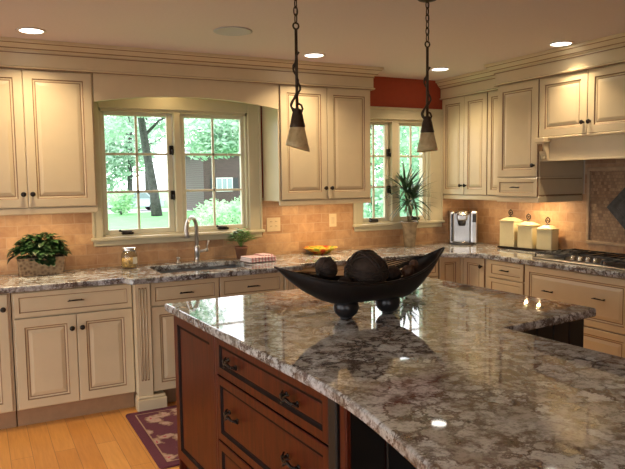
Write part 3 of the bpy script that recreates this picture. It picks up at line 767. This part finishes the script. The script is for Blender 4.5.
for i in range(26):
    x = random.uniform(-.1, .1); y = random.uniform(-.03, .03); q.tube([(x, y, .128), (x * 1.3, y * 1.3, .18), (x * 1.5 + random.uniform(-.02, .02), y * 1.5, .22)], .002, M['stemm'], 5)
q.build('stem', t)
# jar
t = thing('glass_jar', 'round glass jar with a metal lid and amber contents beside the sink', 'jar', (-3.372, -.17, .914))
q = MB(); q.lathe([(0, .002), (.052, .002), (.058, .010), (.059, .10), (.050, .118), (.046, .125), (.044, .125), (.048, .117), (.056, .098), (.055, .012), (0, .008)], M['jarglass'], seg=28); q.build('glass_body', t)
q = MB(); q.lathe([(0, .010), (.052, .010), (.054, .05), (.052, .072), (.02, .08), (0, .078)], M['jarfill'], seg=20); q.build('contents', t)
q = MB(); q.lathe([(0, .126), (.050, .126), (.052, .130), (.052, .148), (.046, .154), (0, .155)], M['chrome'], seg=28); q.build('lid', t)
q = MB(); q.grid(lambda u, v: Vector((.0605 * math.cos(-1.35 + .8 * u), .0605 * math.sin(-1.35 + .8 * u), .035 + .05 * v)), 8, 1, M['label']); q.build('paper_label', t)
# herb pot
t = thing('potted_herb', 'light green leafy herb in a small terracotta pot near the towel', 'potted plant', (-2.47, -.115, .914))
q = MB(); q.lathe([(0, 0), (.034, 0), (.050, .085), (.053, .086), (.053, .102), (.046, .102), (.044, .088), (0, .085)], M['terracotta'], seg=22); q.build('pot', t)
q = MB()
for i in range(130):
    th = random.uniform(0, 2 * PI); el = random.uniform(.1, 1.4); R = random.uniform(.03, .115)
    c = (R * math.cos(th) * math.cos(el * .7), R * math.sin(th) * math.cos(el * .7) * .6, .12 + .14 * math.sin(el) * random.uniform(.4, 1))
    leafpatch(q, c, (math.cos(th), math.sin(th), .4), (0, 0, 1), random.uniform(.035, .06), .027, M['herb'], .3)
q.build('foliage', t)
q = MB()
for i in range(14):
    th = random.uniform(0, 2 * PI); e = random.uniform(.02, .075); q.tube([(0, 0, .09), (e * .5 * math.cos(th), e * .5 * math.sin(th), .15), (e * math.cos(th), e * math.sin(th), random.uniform(.17, .24))], .0018, M['herb'], 5)
q.build('stem', t)
# towel
t = thing('folded_towel', 'folded pink and white striped dish towel on the counter corner of the sink', 'towel', (-2.415, -.34, .918), .12)
q = MB()
for k, (hx, hy, z_, an) in enumerate(((.118, .090, .000, 0), (.114, .086, .0125, .02), (.112, .088, .025, -.015))):
    q.box(-hx, hx, -hy, hy, z_, z_ + .0135, M['towel'], .0062, Matrix.Rotation(an, 4, 'Z'), 3)
q.box(.02, .112, -.05, .088, .037, .047, M['towel'], .0045, Matrix.Rotation(.1, 4, 'Z'), 3)
q.build('cloth', t)
# dish
t = thing('painted_dish', 'shallow orange and yellow painted dish on the counter by the wall', 'dish', (-1.765, -.16, .914))
q = MB(); q.lathe([(0, 0), (.06, 0), (.065, .006), (.11, .03), (.145, .052), (.148, .056), (.142, .056), (.10, .036), (.05, .014), (0, .012)], M['dish'], seg=36); q.build('dish_body', t)
# palm
t = thing('potted_dracaena', 'spiky thin-leaved plant in a tall glazed pot before the small window', 'potted plant', (-.815, -.13, .914))
q = MB(); q.lathe([(0, 0), (.045, 0), (.050, .01), (.068, .19), (.085, .225), (.088, .235), (.080, .235), (.062, .19), (0, .185)], M['galv'], seg=24); q.build('pot', t)
q = MB()
heads = [(-.05, 0, .52), (.03, -.02, .44), (.0, .02, .40)]
for hx, hy, hz in heads: q.tube([(hx * .2, 0, .18), (hx * .5, hy * .5, .3), (hx, hy, hz)], .006, M['stemm'], 6)
q.build('stem', t)
q = MB()
for (hx, hy, hz), nL in zip(heads, (40, 40, 34)):
    for i in range(nL):
        th = random.uniform(0, 2 * PI); el = random.uniform(-.3, 1.4)
        leafpatch(q, (hx, hy, hz), (math.cos(th) * math.cos(el), math.sin(th) * math.cos(el) * .7 - .1, math.sin(el)), (0, 0, 1), random.uniform(.18, .30), .022, M['leafpalm'], random.uniform(.1, .6), 6)
q.build('foliage', t)
# coffee maker
t = thing('coffee_maker', 'silver and black single-cup coffee maker in the counter corner', 'coffee maker', (-.222, -.175, .914), math.radians(-36))
q = MB(); q.box(-.125, -.090, -.11, .11, .012, .315, M['steel'], .012, seg=2); q.box(.065, .125, -.11, .11, .012, .315, M['steel'], .012, seg=2); q.box(-.092, .067, .0, .108, .012, .30, M['steel'], .006)
q.box(-.118, -.098, -.1125, -.109, .03, .29, M['blackplastic'], .002); q.build('housing', t)
q = MB(); q.box(-.060, .036, -.10, .02, .225, .315, M['steel'], .016, seg=2); q.lathe([(0, .175), (.03, .175), (.036, .20), (.036, .24), (0, .24)], M['blackplastic'], (-.012, -.06, 0)); q.build('brew_head', t)
q = MB(); q.tube([(-.075, -.08, .30), (-.06, -.125, .285), (-.012, -.14, .28), (.036, -.125, .285), (.05, -.08, .30)], .009, M['chrome']); q.sphere((-.012, -.11, .29), .03, M['chrome'], (1, .5, .6), 2); q.build('lift_handle', t)
q = MB(); q.box(.078, .114, -.114, -.108, .21, .29, M['blackplastic'], .003); q.build('control_screen', t)
q = MB(); q.lathe([(0, 0), (.115, 0), (.118, .006), (.115, .016), (.07, .02), (0, .02)], M['blackplastic'], (-.012, -.065, 0), 28); q.lathe([(0, .0205), (.062, .0205), (.066, .024), (0, .026)], M['chrome'], (-.012, -.07, 0)); q.box(-.12, .12, -.10, .11, 0, .014, M['blackplastic'], .004); q.build('drip_tray', t)
# canisters on their tray
cr = math.radians(-90 + 9); c0 = Vector((-.175, -.75, 0)); cd = Vector((math.cos(cr), math.sin(cr), 0))
t = thing('canister_tray', 'dark metal tray carrying the three cream canisters', 'tray', (c0.x + cd.x * .185, c0.y + cd.y * .185, .9145), cr)
q = MB(); q.box(-.27, .27, -.070, .070, .006, .014, M['bronze'], .002); q.box(-.27, .27, -.073, -.067, .006, .024, M['bronze'], .002); q.box(-.27, .27, .067, .073, .006, .024, M['bronze'], .002)
for sx in (-.25, .25):
    for sy_ in (-.06, .06): q.sphere((sx, sy_, .006), .0065, M['bronze'], sub=2)
q.build('tray_plate', t)
for i, (off, h, w, lab) in enumerate(((0, .225, .076, 'tallest square cream canister with a ring finial, next to the coffee maker'), (.184, .195, .074, 'middle-height square cream canister, between the other two'), (.370, .172, .072, 'shortest square cream canister, closest to the cooktop'))):
    p = c0 + cd * off
    t = thing('canister', lab, 'canister', (p.x, p.y, .929), cr, 'canisters on the tray')
    q = MB(); q.box(-w, w, -w * .74, w * .74, 0, h, M['canister'], .008, seg=2); q.build('canister_body', t)
    q = MB(); b = bmesh.new()
    ws = [(w + .004, h + .001), (w + .004, h + .010), (w - .012, h + .018), (.026, h + .036), (.014, h + .038)]
    R = [[b.verts.new((sx * r, sy_ * (r - w * .26 if r > .03 else r), z)) for sx, sy_ in ((-1, -1), (1, -1), (1, 1), (-1, 1))] for r, z in ws]
    b.faces.new(R[0][::-1]); b.faces.new(R[-1])
    for A, B in zip(R, R[1:]):
        for k in range(4): b.faces.new((A[k], A[(k + 1) % 4], B[(k + 1) % 4], B[k]))
    q._merge(b, M['canister']); lid = q.build('lid', t)
    q = MB(); q.lathe([(0, h + .038), (.022, h + .038), (.018, h + .045), (.006, h + .05), (.006, h + .058), (0, h + .058)], M['iron'], seg=14)
    q.tube([(.019 * math.cos(x), 0, h + .078 + .021 * math.sin(x)) for x in [2 * PI * k / 20 for k in range(20)]], .0055, M['iron'], 7, closed=True)
    q.sphere((0, 0, h + .101), .008, M['iron'], sub=2); q.sphere((0, 0, h + .078), .009, M['iron'], sub=2); q.build('finial', lid)
# cooktop
t = thing('gas_cooktop', 'black gas cooktop with cast iron grates and a row of chrome knobs', 'cooktop', (-.32, -1.82, .914), RZ)
q = MB(); q.box(-.455, .455, -.235, .245, .0005, .012, M['trimsteel'], .004); q.box(-.452, .452, -.222, .242, .012, .016, M['blackgl'], .001); q.build('cooktop_plate', t)
def grate(x0, x1):
    q = MB(); z = .045; r = .006; y0, y1 = -.21, .225
    q.tube([(x0, y0, z), (x1, y0, z), (x1, y1, z), (x0, y1, z)], r, M['cast'], 6, closed=True)
    n = max(2, round((x1 - x0) / .07))
    for i in range(1, n): x = x0 + (x1 - x0) * i / n; q.tube([(x, y0, z), (x, y1, z)], r, M['cast'], 6)
    for y in (y0 + .11, y0 + .22, y0 + .33): q.tube([(x0, y, z), (x1, y, z)], r, M['cast'], 6)
    for x in (x0, x1):
        for y in (y0, y1): q.tube([(x, y, z), (x, y, .016)], r, M['cast'], 6)
    q.build('grate', t)
grate(-.44, -.16); grate(.16, .44)
# centre grate stops short of the knobs
q = MB(); z = .045
q.tube([(-.15, -.06, z), (.15, -.06, z), (.15, .225, z), (-.15, .225, z)], .006, M['cast'], 6, closed=True)
for x in (-.075, 0, .075): q.tube([(x, -.06, z), (x, .225, z)], .006, M['cast'], 6)
for x in (-.15, .15):
    for y in (-.06, .225): q.tube([(x, y, z), (x, y, .016)], .006, M['cast'], 6)
q.build('grate', t)
for x, y, r in ((-.30, -.10, .045), (-.30, .12, .036), (0, .08, .055), (.30, -.10, .036), (.30, .12, .045)):
    q = MB(); q.lathe([(0, .016), (r, .016), (r, .024), (r * .8, .026), (r * .8, .032), (0, .034)], M['cast'], (x, y, 0), 20); q.build('burner', t)
for i in range(5):
    q = MB(); x = -.145 + .066 * i + .012
    q.lathe([(0, .016), (.022, .016), (.022, .020), (.017, .022), (.015, .045), (.012, .048), (0, .048)], M['chrome'], (x, -.155, 0), 18); q.build('knob', t)
# decorative backsplash medallion
yc = -1.815
t = thing('tile_medallion', 'framed mosaic tile panel with a dark diamond on the wall above the cooktop', 'tile panel', (-TT, 0, 0))
q = MB(); y0, y1, z0, z1 = yc - .39, yc + .39, 1.005, 1.612
for b_ in ((y0, y1, z0, z0 + .028), (y0, y1, z1 - .028, z1), (y0, y0 + .028, z0 + .028, z1 - .028), (y1 - .028, y1, z0 + .028, z1 - .028)):
    q.box(-.020, -.0, b_[0], b_[1], b_[2], b_[3], M['tframe'], .006, seg=2)
q.build('frame', t)
q = MB(); q.box(-.007, 0, y0 + .028, y1 - .028, z0 + .028, z1 - .028, M['mosaic']); q.build('mosaic_field', t)
q = MB(); s_ = .207; zc = 1.302; q.prism([(yc - s_, zc), (yc, zc - s_), (yc + s_, zc), (yc, zc + s_)], 'x', -.014, -.007, M['slate'], .002)
q.prism([(yc - s_ * .55, zc), (yc, zc - s_ * .55), (yc + s_ * .55, zc), (yc, zc + s_ * .55)], 'x', -.018, -.014, M['slate'], .002); q.build('diamond_inset', t)

# outlets
def outlet(x, z, w, lab, kind):
    t = thing('wall_outlet' if kind == 'o' else 'light_switch', lab, 'outlet' if kind == 'o' else 'light switch', (x, -TT, z))
    q = MB(); q.box(-w, w, -.006, 0, -.058, .058, M['outlet'], .002); q.build('cover_plate', t)
    if kind == 'o':
        for sx in ((-.023, .023) if w > .05 else (0,)):
            for sz in (-.026, .012):
                q = MB(); q.box(sx - .014, sx + .014, -.008, -.006, sz, sz + .024, M['outlet'], .001); q.box(sx - .007, sx - .004, -.0085, -.0078, sz + .008, sz + .018, M['bronze']); q.box(sx + .004, sx + .007, -.0085, -.0078, sz + .008, sz + .018, M['bronze']); q.build('socket', t)
    else:
        q = MB(); q.box(-.015, .015, -.010, -.006, -.03, .03, M['switch'], .001); q.build('rocker', t)
outlet(-2.135, 1.172, .062, 'ivory double outlet plate on the tile beside the large window', 'o')
outlet(-1.562, 1.185, .037, 'ivory switch plate on the tile beneath the middle wall cabinet', 's')

# rug
t = thing('kitchen_rug', 'maroon floral rug with cream flowers on the wood floor before the sink', 'rug', (-3.05, -1.17, 0.0))
hw, hd = .50, .46
def rrect(w, d, r=.03):
    return arcpts(w - r, d - r, r, 0, PI / 2, 4) + arcpts(-w + r, d - r, r, PI / 2, PI, 4) + arcpts(-w + r, -d + r, r, PI, 1.5 * PI, 4) + arcpts(w - r, -d + r, r, 1.5 * PI, 2 * PI, 4)
q = MB(); q.slab(rrect(hw, hd), [rrect(hw - .055, hd - .055, .004)], .001, .012, M['rugborder'], .003); q.slab(rrect(hw - .055, hd - .055, .004), [rrect(hw - .062, hd - .062, .004)], .001, .0125, M['rugline']); q.build('border', t)
q = MB(); q.slab(rrect(hw - .062, hd - .062, .004), [], .001, .012, M['rug']); q.build('field', t)

# ------------------------------------------------------------------ pendants
def pendant(x, y, zb, label, tilt=0, cutd=.015):
    t = thing('pendant_lamp', label, 'pendant lamp', (x, y, H), 0, 'pendant lamps over the island')
    B = zb - H                       # bottom of the glass in local z
    m = M['iron']
    q = MB(); q.lathe([(0, 0), (.055, 0), (.058, -.006), (.045, -.018), (.02, -.024), (0, -.026)], m, seg=24); q.build('canopy', t)
    zc0 = B + .118                   # top of glass
    q = MB()                         # glass with slanted cut
    seg = 28
    def fn(u, v):
        a_ = 2 * PI * u; r = .028 + (.052 - .028) * v
        cut = cutd * math.cos(a_ - tilt)   # lower edge slants
        return Vector((r * math.cos(a_), r * math.sin(a_), zc0 - (.104 + cut) * v))
    q.grid(fn, seg, 8, M['shade'], .003); q.build('glass_shade', t)
    q = MB(); q.lathe([(.034, zc0 - .010), (.036, zc0 - .004), (.032, zc0 + .010), (.025, zc0 + .045), (.020, zc0 + .062), (.023, zc0 + .068), (.008, zc0 + .076), (.005, zc0 + .09), (0, zc0 + .09)], m, seg=20); q.build('socket_cap', t)
    zt = B + .545                     # top of the rod
    q = MB(); q.tube([(0, 0, zc0 + .08), (0, 0, zt)], .0072, m)
    q.tube([(.014 * math.cos(k), 0, zt + .012 + .014 * math.sin(k)) for k in [2 * PI * i / 14 for i in range(14)]], .004, m, 6, closed=True); q.build('rod', t)
    q = MB(); pts = []; rr = []
    for i in range(60):
        s_ = i / 59; z = zc0 + .055 + (zt - zc0 - .16) * s_
        th = 1.2 + s_ * 3.2 * PI
        R = .011 + .017 * max(0, math.sin(PI * min(1, s_ * 2.4))) + .006 * math.sin(s_ * 20)
        pts.append((R * math.cos(th), R * math.sin(th), z)); rr.append(.0048 + .0035 * max(0, math.sin(s_ * 26)) ** 4)
    q.tube(pts, rr, m, 7)
    q.tube([(.02, 0, zc0 + .058), (.030, .004, zc0 + .075), (.026, .008, zc0 + .092), (.010, .008, zc0 + .098)], .005, m, 6)
    q.tube([(-.018, 0, zc0 + .06), (-.030, .0, zc0 + .085), (-.020, .0, zc0 + .11), (-.004, 0, zc0 + .13)], .005, m, 6); q.build('vine', t)
    q = MB(); z = zt + .026; k = 0
    while z < -.025:
        pts = []
        for i in range(14):
            a_ = 2 * PI * i / 14; u = .0095 * math.cos(a_); v = .021 * math.sin(a_)
            pts.append((u, 0, z + .018 + v) if k % 2 else (0, u, z + .018 + v))
        q.tube(pts, .0028, m, 6, closed=True); z += .033; k += 1
    q.tube([(.004, 0, zt + .02), (.006, 0, (zt - .02) / 2), (.002, 0, -.02)], .002, M['blackplastic'], 5)
    q.build('chain', t)
    return t
pendant(-3.046, -2.345, 1.675, 'vine-wrapped pendant with a slanted glass shade, before the middle wall cabinet', math.radians(-28))
pendant(-2.262, -2.275, 1.672, 'vine-wrapped pendant with a slanted glass shade, before the small window', math.radians(120), .005)

# ------------------------------------------------------------------ ceiling fixtures
RL = [(-4.005, -.68, 'recessed ceiling light above the left wall cabinet'), (-2.073, -.67, 'recessed ceiling light above the middle wall cabinet'), (-.799, -.545, 'recessed ceiling light near the inner corner and the red wall'),
      (-.684, -1.725, 'recessed ceiling light in front of the hood cabinet'),
      (-3.6, -3.4, 'recessed ceiling light over the seating end of the island'), (-.95, -3.3, 'recessed ceiling light beyond the cooktop run'), (-5.2, -2.6, 'recessed ceiling light over the walkway by the outer windows'), (-2.0, -4.6, 'recessed ceiling light toward the rear wall'), (-5.3, -5.4, 'recessed ceiling light at the rear corner')]
for i, (x, y, lab) in enumerate(RL):
    t = thing('ceiling_light', lab, 'ceiling light', (x, y, H), 0, 'recessed ceiling lights')
    q = MB(); q.lathe([(.066, -.001), (.084, -.001), (.086, -.004), (.080, -.008), (.068, -.006), (.066, -.001)], M['whitering'], seg=32); q.build('trim_ring', t)
    q = MB(); q.lathe([(0, -.002), (.067, -.002), (.067, -.004), (0, -.004)], M['canlight'], seg=32); q.build('lens', t)
    lamp('downlight_bulb', 'AREA', (0, 0, -.012), (9, 9, 8, 4.6, 2.0, .6, 2.0, 1.2, 1.8)[i], (1, .76, .50), t, .11, spread=math.radians(124 if i != 3 else 100))
t = thing('ceiling_speaker', 'round grey speaker grille set in the ceiling', 'speaker', (-2.895, -1.16, H))
q = MB(); q.lathe([(0, -.003), (.105, -.003), (.108, -.001), (.118, -.001), (.120, -.005), (.110, -.008), (.104, -.006), (0, -.007)], M['speaker'], seg=40); q.build('grille', t)
# under-cabinet lights
def bar(x, y, L, lab, p, rz=0, z=1.376, warm=WARM):
    t = thing('under_cabinet_light', lab, 'cabinet light', (x, y, z), rz, None)
    q = MB(); q.box(-L / 2, L / 2, -.018, .018, -.014, -.0005, M['whitering'], .002); q.build('light_housing', t)
    q = MB(); q.box(-L / 2 + .01, L / 2 - .01, -.011, .011, -.016, -.014, M['puck']); q.build('lens', t)
    lamp('bar_bulb', 'AREA', (0, 0, -.019), p, warm, t, L - .03, .022)
bar(-4.05, -.295, .70, 'warm light bar under the left wall cabinet', 5.2)
bar(-1.79, -.295, .70, 'warm light bar under the middle wall cabinet', 6.0)
bar(-.29, -.47, .50, 'warm light bar under the corner wall cabinet', 1.8, RZ)
def puck(x, y, z, lab, p):
    t = thing('puck_light', lab, 'cabinet light', (x, y, z), 0, 'puck lights')
    q = MB(); q.lathe([(0, -.0005), (.036, -.0005), (.036, -.010), (.028, -.013), (.027, -.010), (0, -.010)], M['whitering'], seg=24); q.build('light_housing', t)
    q = MB(); q.lathe([(0, -.0105), (.018, -.0105), (.018, -.012), (0, -.012)], M['puck'], seg=24); q.build('lens', t)
    lamp('puck_bulb', 'AREA', (0, 0, -.015), p, WARM, t, .022)
puck(-.20, -.965, 1.376, 'small round light under the deep wall cabinet, closer to the corner', 2.2)
puck(-.20, -1.11, 1.376, 'small round light under the deep wall cabinet, closer to the cooktop', 2.4)
puck(-3.03, -.20, 2.286, 'small round light in the soffit over the sink window', .9)

# ------------------------------------------------------------------ outside
GZ = -.62
a = MB(); a.box(-60, 80, .6, 140, GZ - .2, GZ, M['lawn']); a.box(-60, -7.2, -60, .6, GZ - .2, GZ, M['bounce_ground']); a.box(-7.2, 40, -60, -7.9, GZ - .2, GZ, M['bounce_ground']); struct(a.build('ground'))
a = MB(); a.box(-20, 40, 41, 46, GZ, GZ + .02, M['drive']); struct(a.build('road'))
def leafcloud(q, blobs, n, size, m):
    i = q.mi(m); tot = sum(b[3] * b[4] * b[5] for b in blobs) ; V = []; F = []
    bm = q.bm
    for b_ in blobs:
        k = int(n * (b_[3] * b_[4] * b_[5]) / tot) + 1
        for _ in range(k):
            d = Vector((random.gauss(0, 1), random.gauss(0, 1), random.gauss(0, 1))).normalized() * random.uniform(.45, 1.05)
            c = Vector((b_[0] + d.x * b_[3], b_[1] + d.y * b_[4], b_[2] + d.z * b_[5]))
            u = Vector((random.gauss(0, 1), random.gauss(0, 1), random.gauss(0, .6))).normalized(); w = u.orthogonal().normalized()
            s_ = size * random.uniform(.5, 1.3)
            vs = [bm.verts.new(c + u * s_), bm.verts.new(c + w * s_ * .5), bm.verts.new(c - u * s_), bm.verts.new(c - w * s_ * .5)]
            f = bm.faces.new(vs); f.material_index = i
def tree(label, x, y, h, r, blobs, n, size, lean=(0, 0), m='leafA', name='tree', cat='tree'):
    t = thing(name, label, cat, (x, y, GZ))
    q = MB(); q.tube([(0, 0, 0), (lean[0] * .1, lean[1] * .1, h * .15), (lean[0] * .5, lean[1] * .5, h * .5), (lean[0], lean[1], h)], [r * 1.25, r, r * .85, r * .5], M['bark'], 12)
    for k in range(6):
        th = k * 1.1; z = h * (.55 + .07 * k); l = h * .28
        q.tube([(lean[0] * z / h, lean[1] * z / h, z), (lean[0] + l * .6 * math.cos(th), l * .6 * math.sin(th), z + l * .4), (lean[0] + l * math.cos(th), l * math.sin(th), z + l * .6)], [r * .4, r * .25, r * .08], M['bark'], 7)
    q.build('trunk', t)
    q = MB(); leafcloud(q, blobs, n, size, M[m]); q.build('foliage', t)
    return t
def shrub(label, x, y, blobs, n, size, m='leafB'):
    t = thing('garden_shrub', label, 'shrub', (x, y, GZ), 0, 'garden shrubs')
    q = MB()
    for k in range(5):
        th = k * 1.26; q.tube([(0, 0, 0), (.12 * math.cos(th), .12 * math.sin(th), .3), (.3 * math.cos(th), .3 * math.sin(th), .7)], [.03, .02, .01], M['bark'], 6)
    q.build('stem', t)
    q = MB(); leafcloud(q, blobs, n, size, M[m]); q.build('foliage', t)
# big leaning tree on the lawn
tree('tall leaning shade tree on the lawn outside the large window', 5.7, 35.5, 9.0, .29, [(-1.6, -2, 6.8, 2.2, 2.2, .9), (1.2, -3, 6.6, 2.0, 1.6, .9), (3.8, -3, 5.9, 2.2, 1.6, 1.0), (-3.0, -2, 5.3, 1.2, 1.2, .9), (0, 0, 10, 4.5, 2, 2), (6, -4, 5.3, 1.9, 1.4, .55), (4.6, -4, 4.5, 1.2, 1, .28)], 9000, .17, (-1.15, 0))
tree('pale leafy tree behind the driveway, outside the large window', 7.5, 52, 8, .25, [(0, 0, 5.5, 2.6, 1.6, 3.0), (-1.6, 0, 3.5, 1.6, 1.6, 2.4)], 2200, .28, (.3, 0))
tree('broad tree beyond the driveway, seen past the shade tree trunk', 11, 60, 10, .3, [(0, 0, 8.5, 4.5, 3, 2.4), (-2.5, 0, 6, 2, 2, 2)], 2600, .30)
tree('leafy tree in front of the brick house gable', 11.7, 26.8, 8, .2, [(-1, 0, 5.4, 3.2, 1.6, .9), (-3.6, 0, 4.7, 1.9, 1.2, 1.0), (-4.4, 0, 4.0, 1.3, 1, .6), (-1.9, 0, 3.9, 1.2, 1, .45), (-5.9, 0, 4.7, 1.4, 1, .9), (-5.6, 0, 3.7, 1.1, .8, .5), (1.5, 0, 5, 2, 1.6, 1.6)], 7500, .19)
shrub('round pale green shrub at the lawn edge by the driveway', 4.1, 38.5, [(0, 0, .9, .9, .8, .9)], 900, .13)
shrub('low light green shrub bed under the brick house window', 7.5, 27, [(-.8, 0, .45, 1.3, .8, .75), (.9, 0, .55, 1.2, .8, .8)], 3000, .10)
shrub('light green shrub at the outer end of the bed by the brick house', 12.3, 31.2, [(0, 0, .6, 1.6, .9, .9)], 2000, .10)
shrub('near light green shrub just beyond the faucet side of the window', 6.0, 22.5, [(0, 0, .45, 1.7, .8, .75)], 2400, .085)
# brick house
t = thing('brick_house', 'red brick house with white windows and dark shutters across the lawn', 'house', (9.75, 38.4, GZ))
q = MB(); q.box(0, 12, 0, 8, 0, 4.1, M['extbrick']); q.build('wall', t)
q = MB(); q.prism([(-.5, 4.1), (12.5, 4.1), (9.5, 5.3), (2.5, 5.3)], 'y', -.4, 8.4, M['extroof']); q.build('roof', t)
q = MB(); q.box(-.6, 12.6, -.42, 8.42, 4.02, 4.16, M['extwhite']); q.build('eave', t)
for wx, wz, ww, wh in ((.95, 1.45, 1.1, .85), (6.2, 1.45, 1.3, .95)):
    q = MB(); q.box(wx - .06, wx + ww + .06, -.06, .02, wz - .06, wz + wh + .06, M['extwhite'], .005)
    for i in (1, 2): q.box(wx + ww * i / 3 - .03, wx + ww * i / 3 + .03, -.09, -.06, wz, wz + wh, M['extwhite'])
    o = q.build('window_frame', t); q = MB(); q.box(wx, wx + ww, -.075, -.061, wz, wz + wh, M['extglass']); q.build('pane', o)
    for sx in (wx - .48, wx + ww + .10): q = MB(); q.box(sx, sx + .38, -.05, .0, wz - .05, wz + wh + .05, M['exts'], .005); q.build('shutter', t)
# pale house at the far left
t = thing('pale_house', 'pale clapboard house behind the trees at the window edge', 'house', (-1.5, 48.5, GZ))
q = MB(); q.box(0, 5.2, 0, 7, 0, 4.2, M['extwhite']); q.build('wall', t)
q = MB(); q.prism([(-.4, 4.2), (5.6, 4.2), (2.6, 6.4)], 'y', -.3, 7.3, M['extroof']); q.build('roof', t)
q = MB(); q.box(3.9, 4.7, -.05, 0, 1.2, 2.4, M['extglass']); q.box(.8, 1.6, -.05, 0, 1.2, 2.4, M['extglass']); q.build('window', t)
# parked car
t = thing('parked_car', 'pale blue car parked on the road beyond the lawn', 'car', (5.9, 43.2, GZ + .022))
q = MB(); q.prism([(-2.1, .3), (2.1, .3), (2.15, .75), (1.3, .9), (.8, 1.4), (-.9, 1.4), (-1.4, .9), (-2.1, .8)], 'y', -.8, .8, M['car'], .05); q.build('body', t)
q = MB(); q.prism([(1.12, .92), (.74, 1.32), (-.84, 1.32), (-1.2, .92)], 'y', -.82, .82, M['extglass']); q.build('windshield', t)
for x in (-1.3, 1.3):
    for y in (-.72, .72):
        q = MB(); q.lathe([(0, -.1), (.3, -.1), (.32, 0), (.3, .1), (0, .1)], M['blackplastic'], (x, y, .32), 18, Matrix.Rotation(PI / 2, 4, 'X')); q.build('wheel', t)
# thick greenery outside the small window
shrub('tall dense shrub outside the small window, its lower half', 3.5, 6.0, [(-.2, 0, 1.2, 1.0, .8, 1.4), (.2, .2, 2.6, .9, .8, 1.1)], 3600, .075, 'leafC')
shrub('tall dense shrub outside the small window, behind the spiky plant', 5.3, 8.2, [(0, 0, 1.2, 1.1, .8, 1.4), (.1, 0, 2.9, 1.0, .8, 1.2)], 3600, .075, 'leafC')
tree('leafy garden tree rising above the shrubs outside the small window', 5.6, 10.5, 4.5, .10, [(0, 0, 3.6, 2.2, 1.4, 1.7), (-1.8, 0, 2.4, 1.2, 1, 1.6), (2, 0, 3, 1.2, 1.2, 1.4)], 3200, .12, m='leafB')

# ------------------------------------------------------------------ world, portals, camera
w = bpy.data.worlds.new('World'); S.world = w; w.use_nodes = True; nt = w.node_tree
bg = nt.nodes['Background']; bg.inputs[0].default_value = (.93, .945, 1.0, 1); bg.inputs[1].default_value = 5.2
def portal(x, y, z, sx, sy, rot):
    l = bpy.data.lights.new('window_portal', 'AREA'); l.shape = 'RECTANGLE'; l.size = sx; l.size_y = sy; l.cycles.is_portal = True
    o = bpy.data.objects.new('window_portal', l); COL.objects.link(o); o.location = (x, y, z); o.rotation_euler = rot
portal(-5.3, YR - .13, 1.1, 2.3, 2.1, (PI / 2, 0, 0)); portal(-2.94, .14, 1.61, 1.17, .95, (-PI / 2, 0, 0)); portal(-.875, .14, 1.61, .76, .95, (-PI / 2, 0, 0))
for y0, y1 in LW: portal(XL - .12, (y0 + y1) / 2, 1.16, 2.06, y1 - y0, (0, -PI / 2, 0))

cd_ = bpy.data.cameras.new('camera'); cam = bpy.data.objects.new('camera', cd_); COL.objects.link(cam); S.camera = cam
pos = Vector((-4.35626, -5.00032, 1.54898)); f = Vector((.459385, .884140, -.085212)); r = Vector((.886748, -.462052, -.013612)); u = Vector((.051407, .069308, .996270))
Mx = Matrix(((r.x, u.x, -f.x, pos.x), (r.y, u.y, -f.y, pos.y), (r.z, u.z, -f.z, pos.z), (0, 0, 0, 1)))
cam.matrix_world = Mx; cd_.sensor_width = 36; cd_.lens = 646.88 * 36 / 625; cd_.clip_start = .05; cd_.clip_end = 400

vs = S.view_settings; S.display_settings.display_device = 'sRGB'
vs.view_transform = 'Standard'; vs.look = 'None'; vs.gamma = 1; vs.use_curve_mapping = False; vs.exposure = -.12
S.cycles.use_denoising = True; S.cycles.max_bounces = 10; S.cycles.diffuse_bounces = 5; S.cycles.glossy_bounces = 5; S.cycles.transparent_max_bounces = 16; S.cycles.sample_clamp_indirect = 6
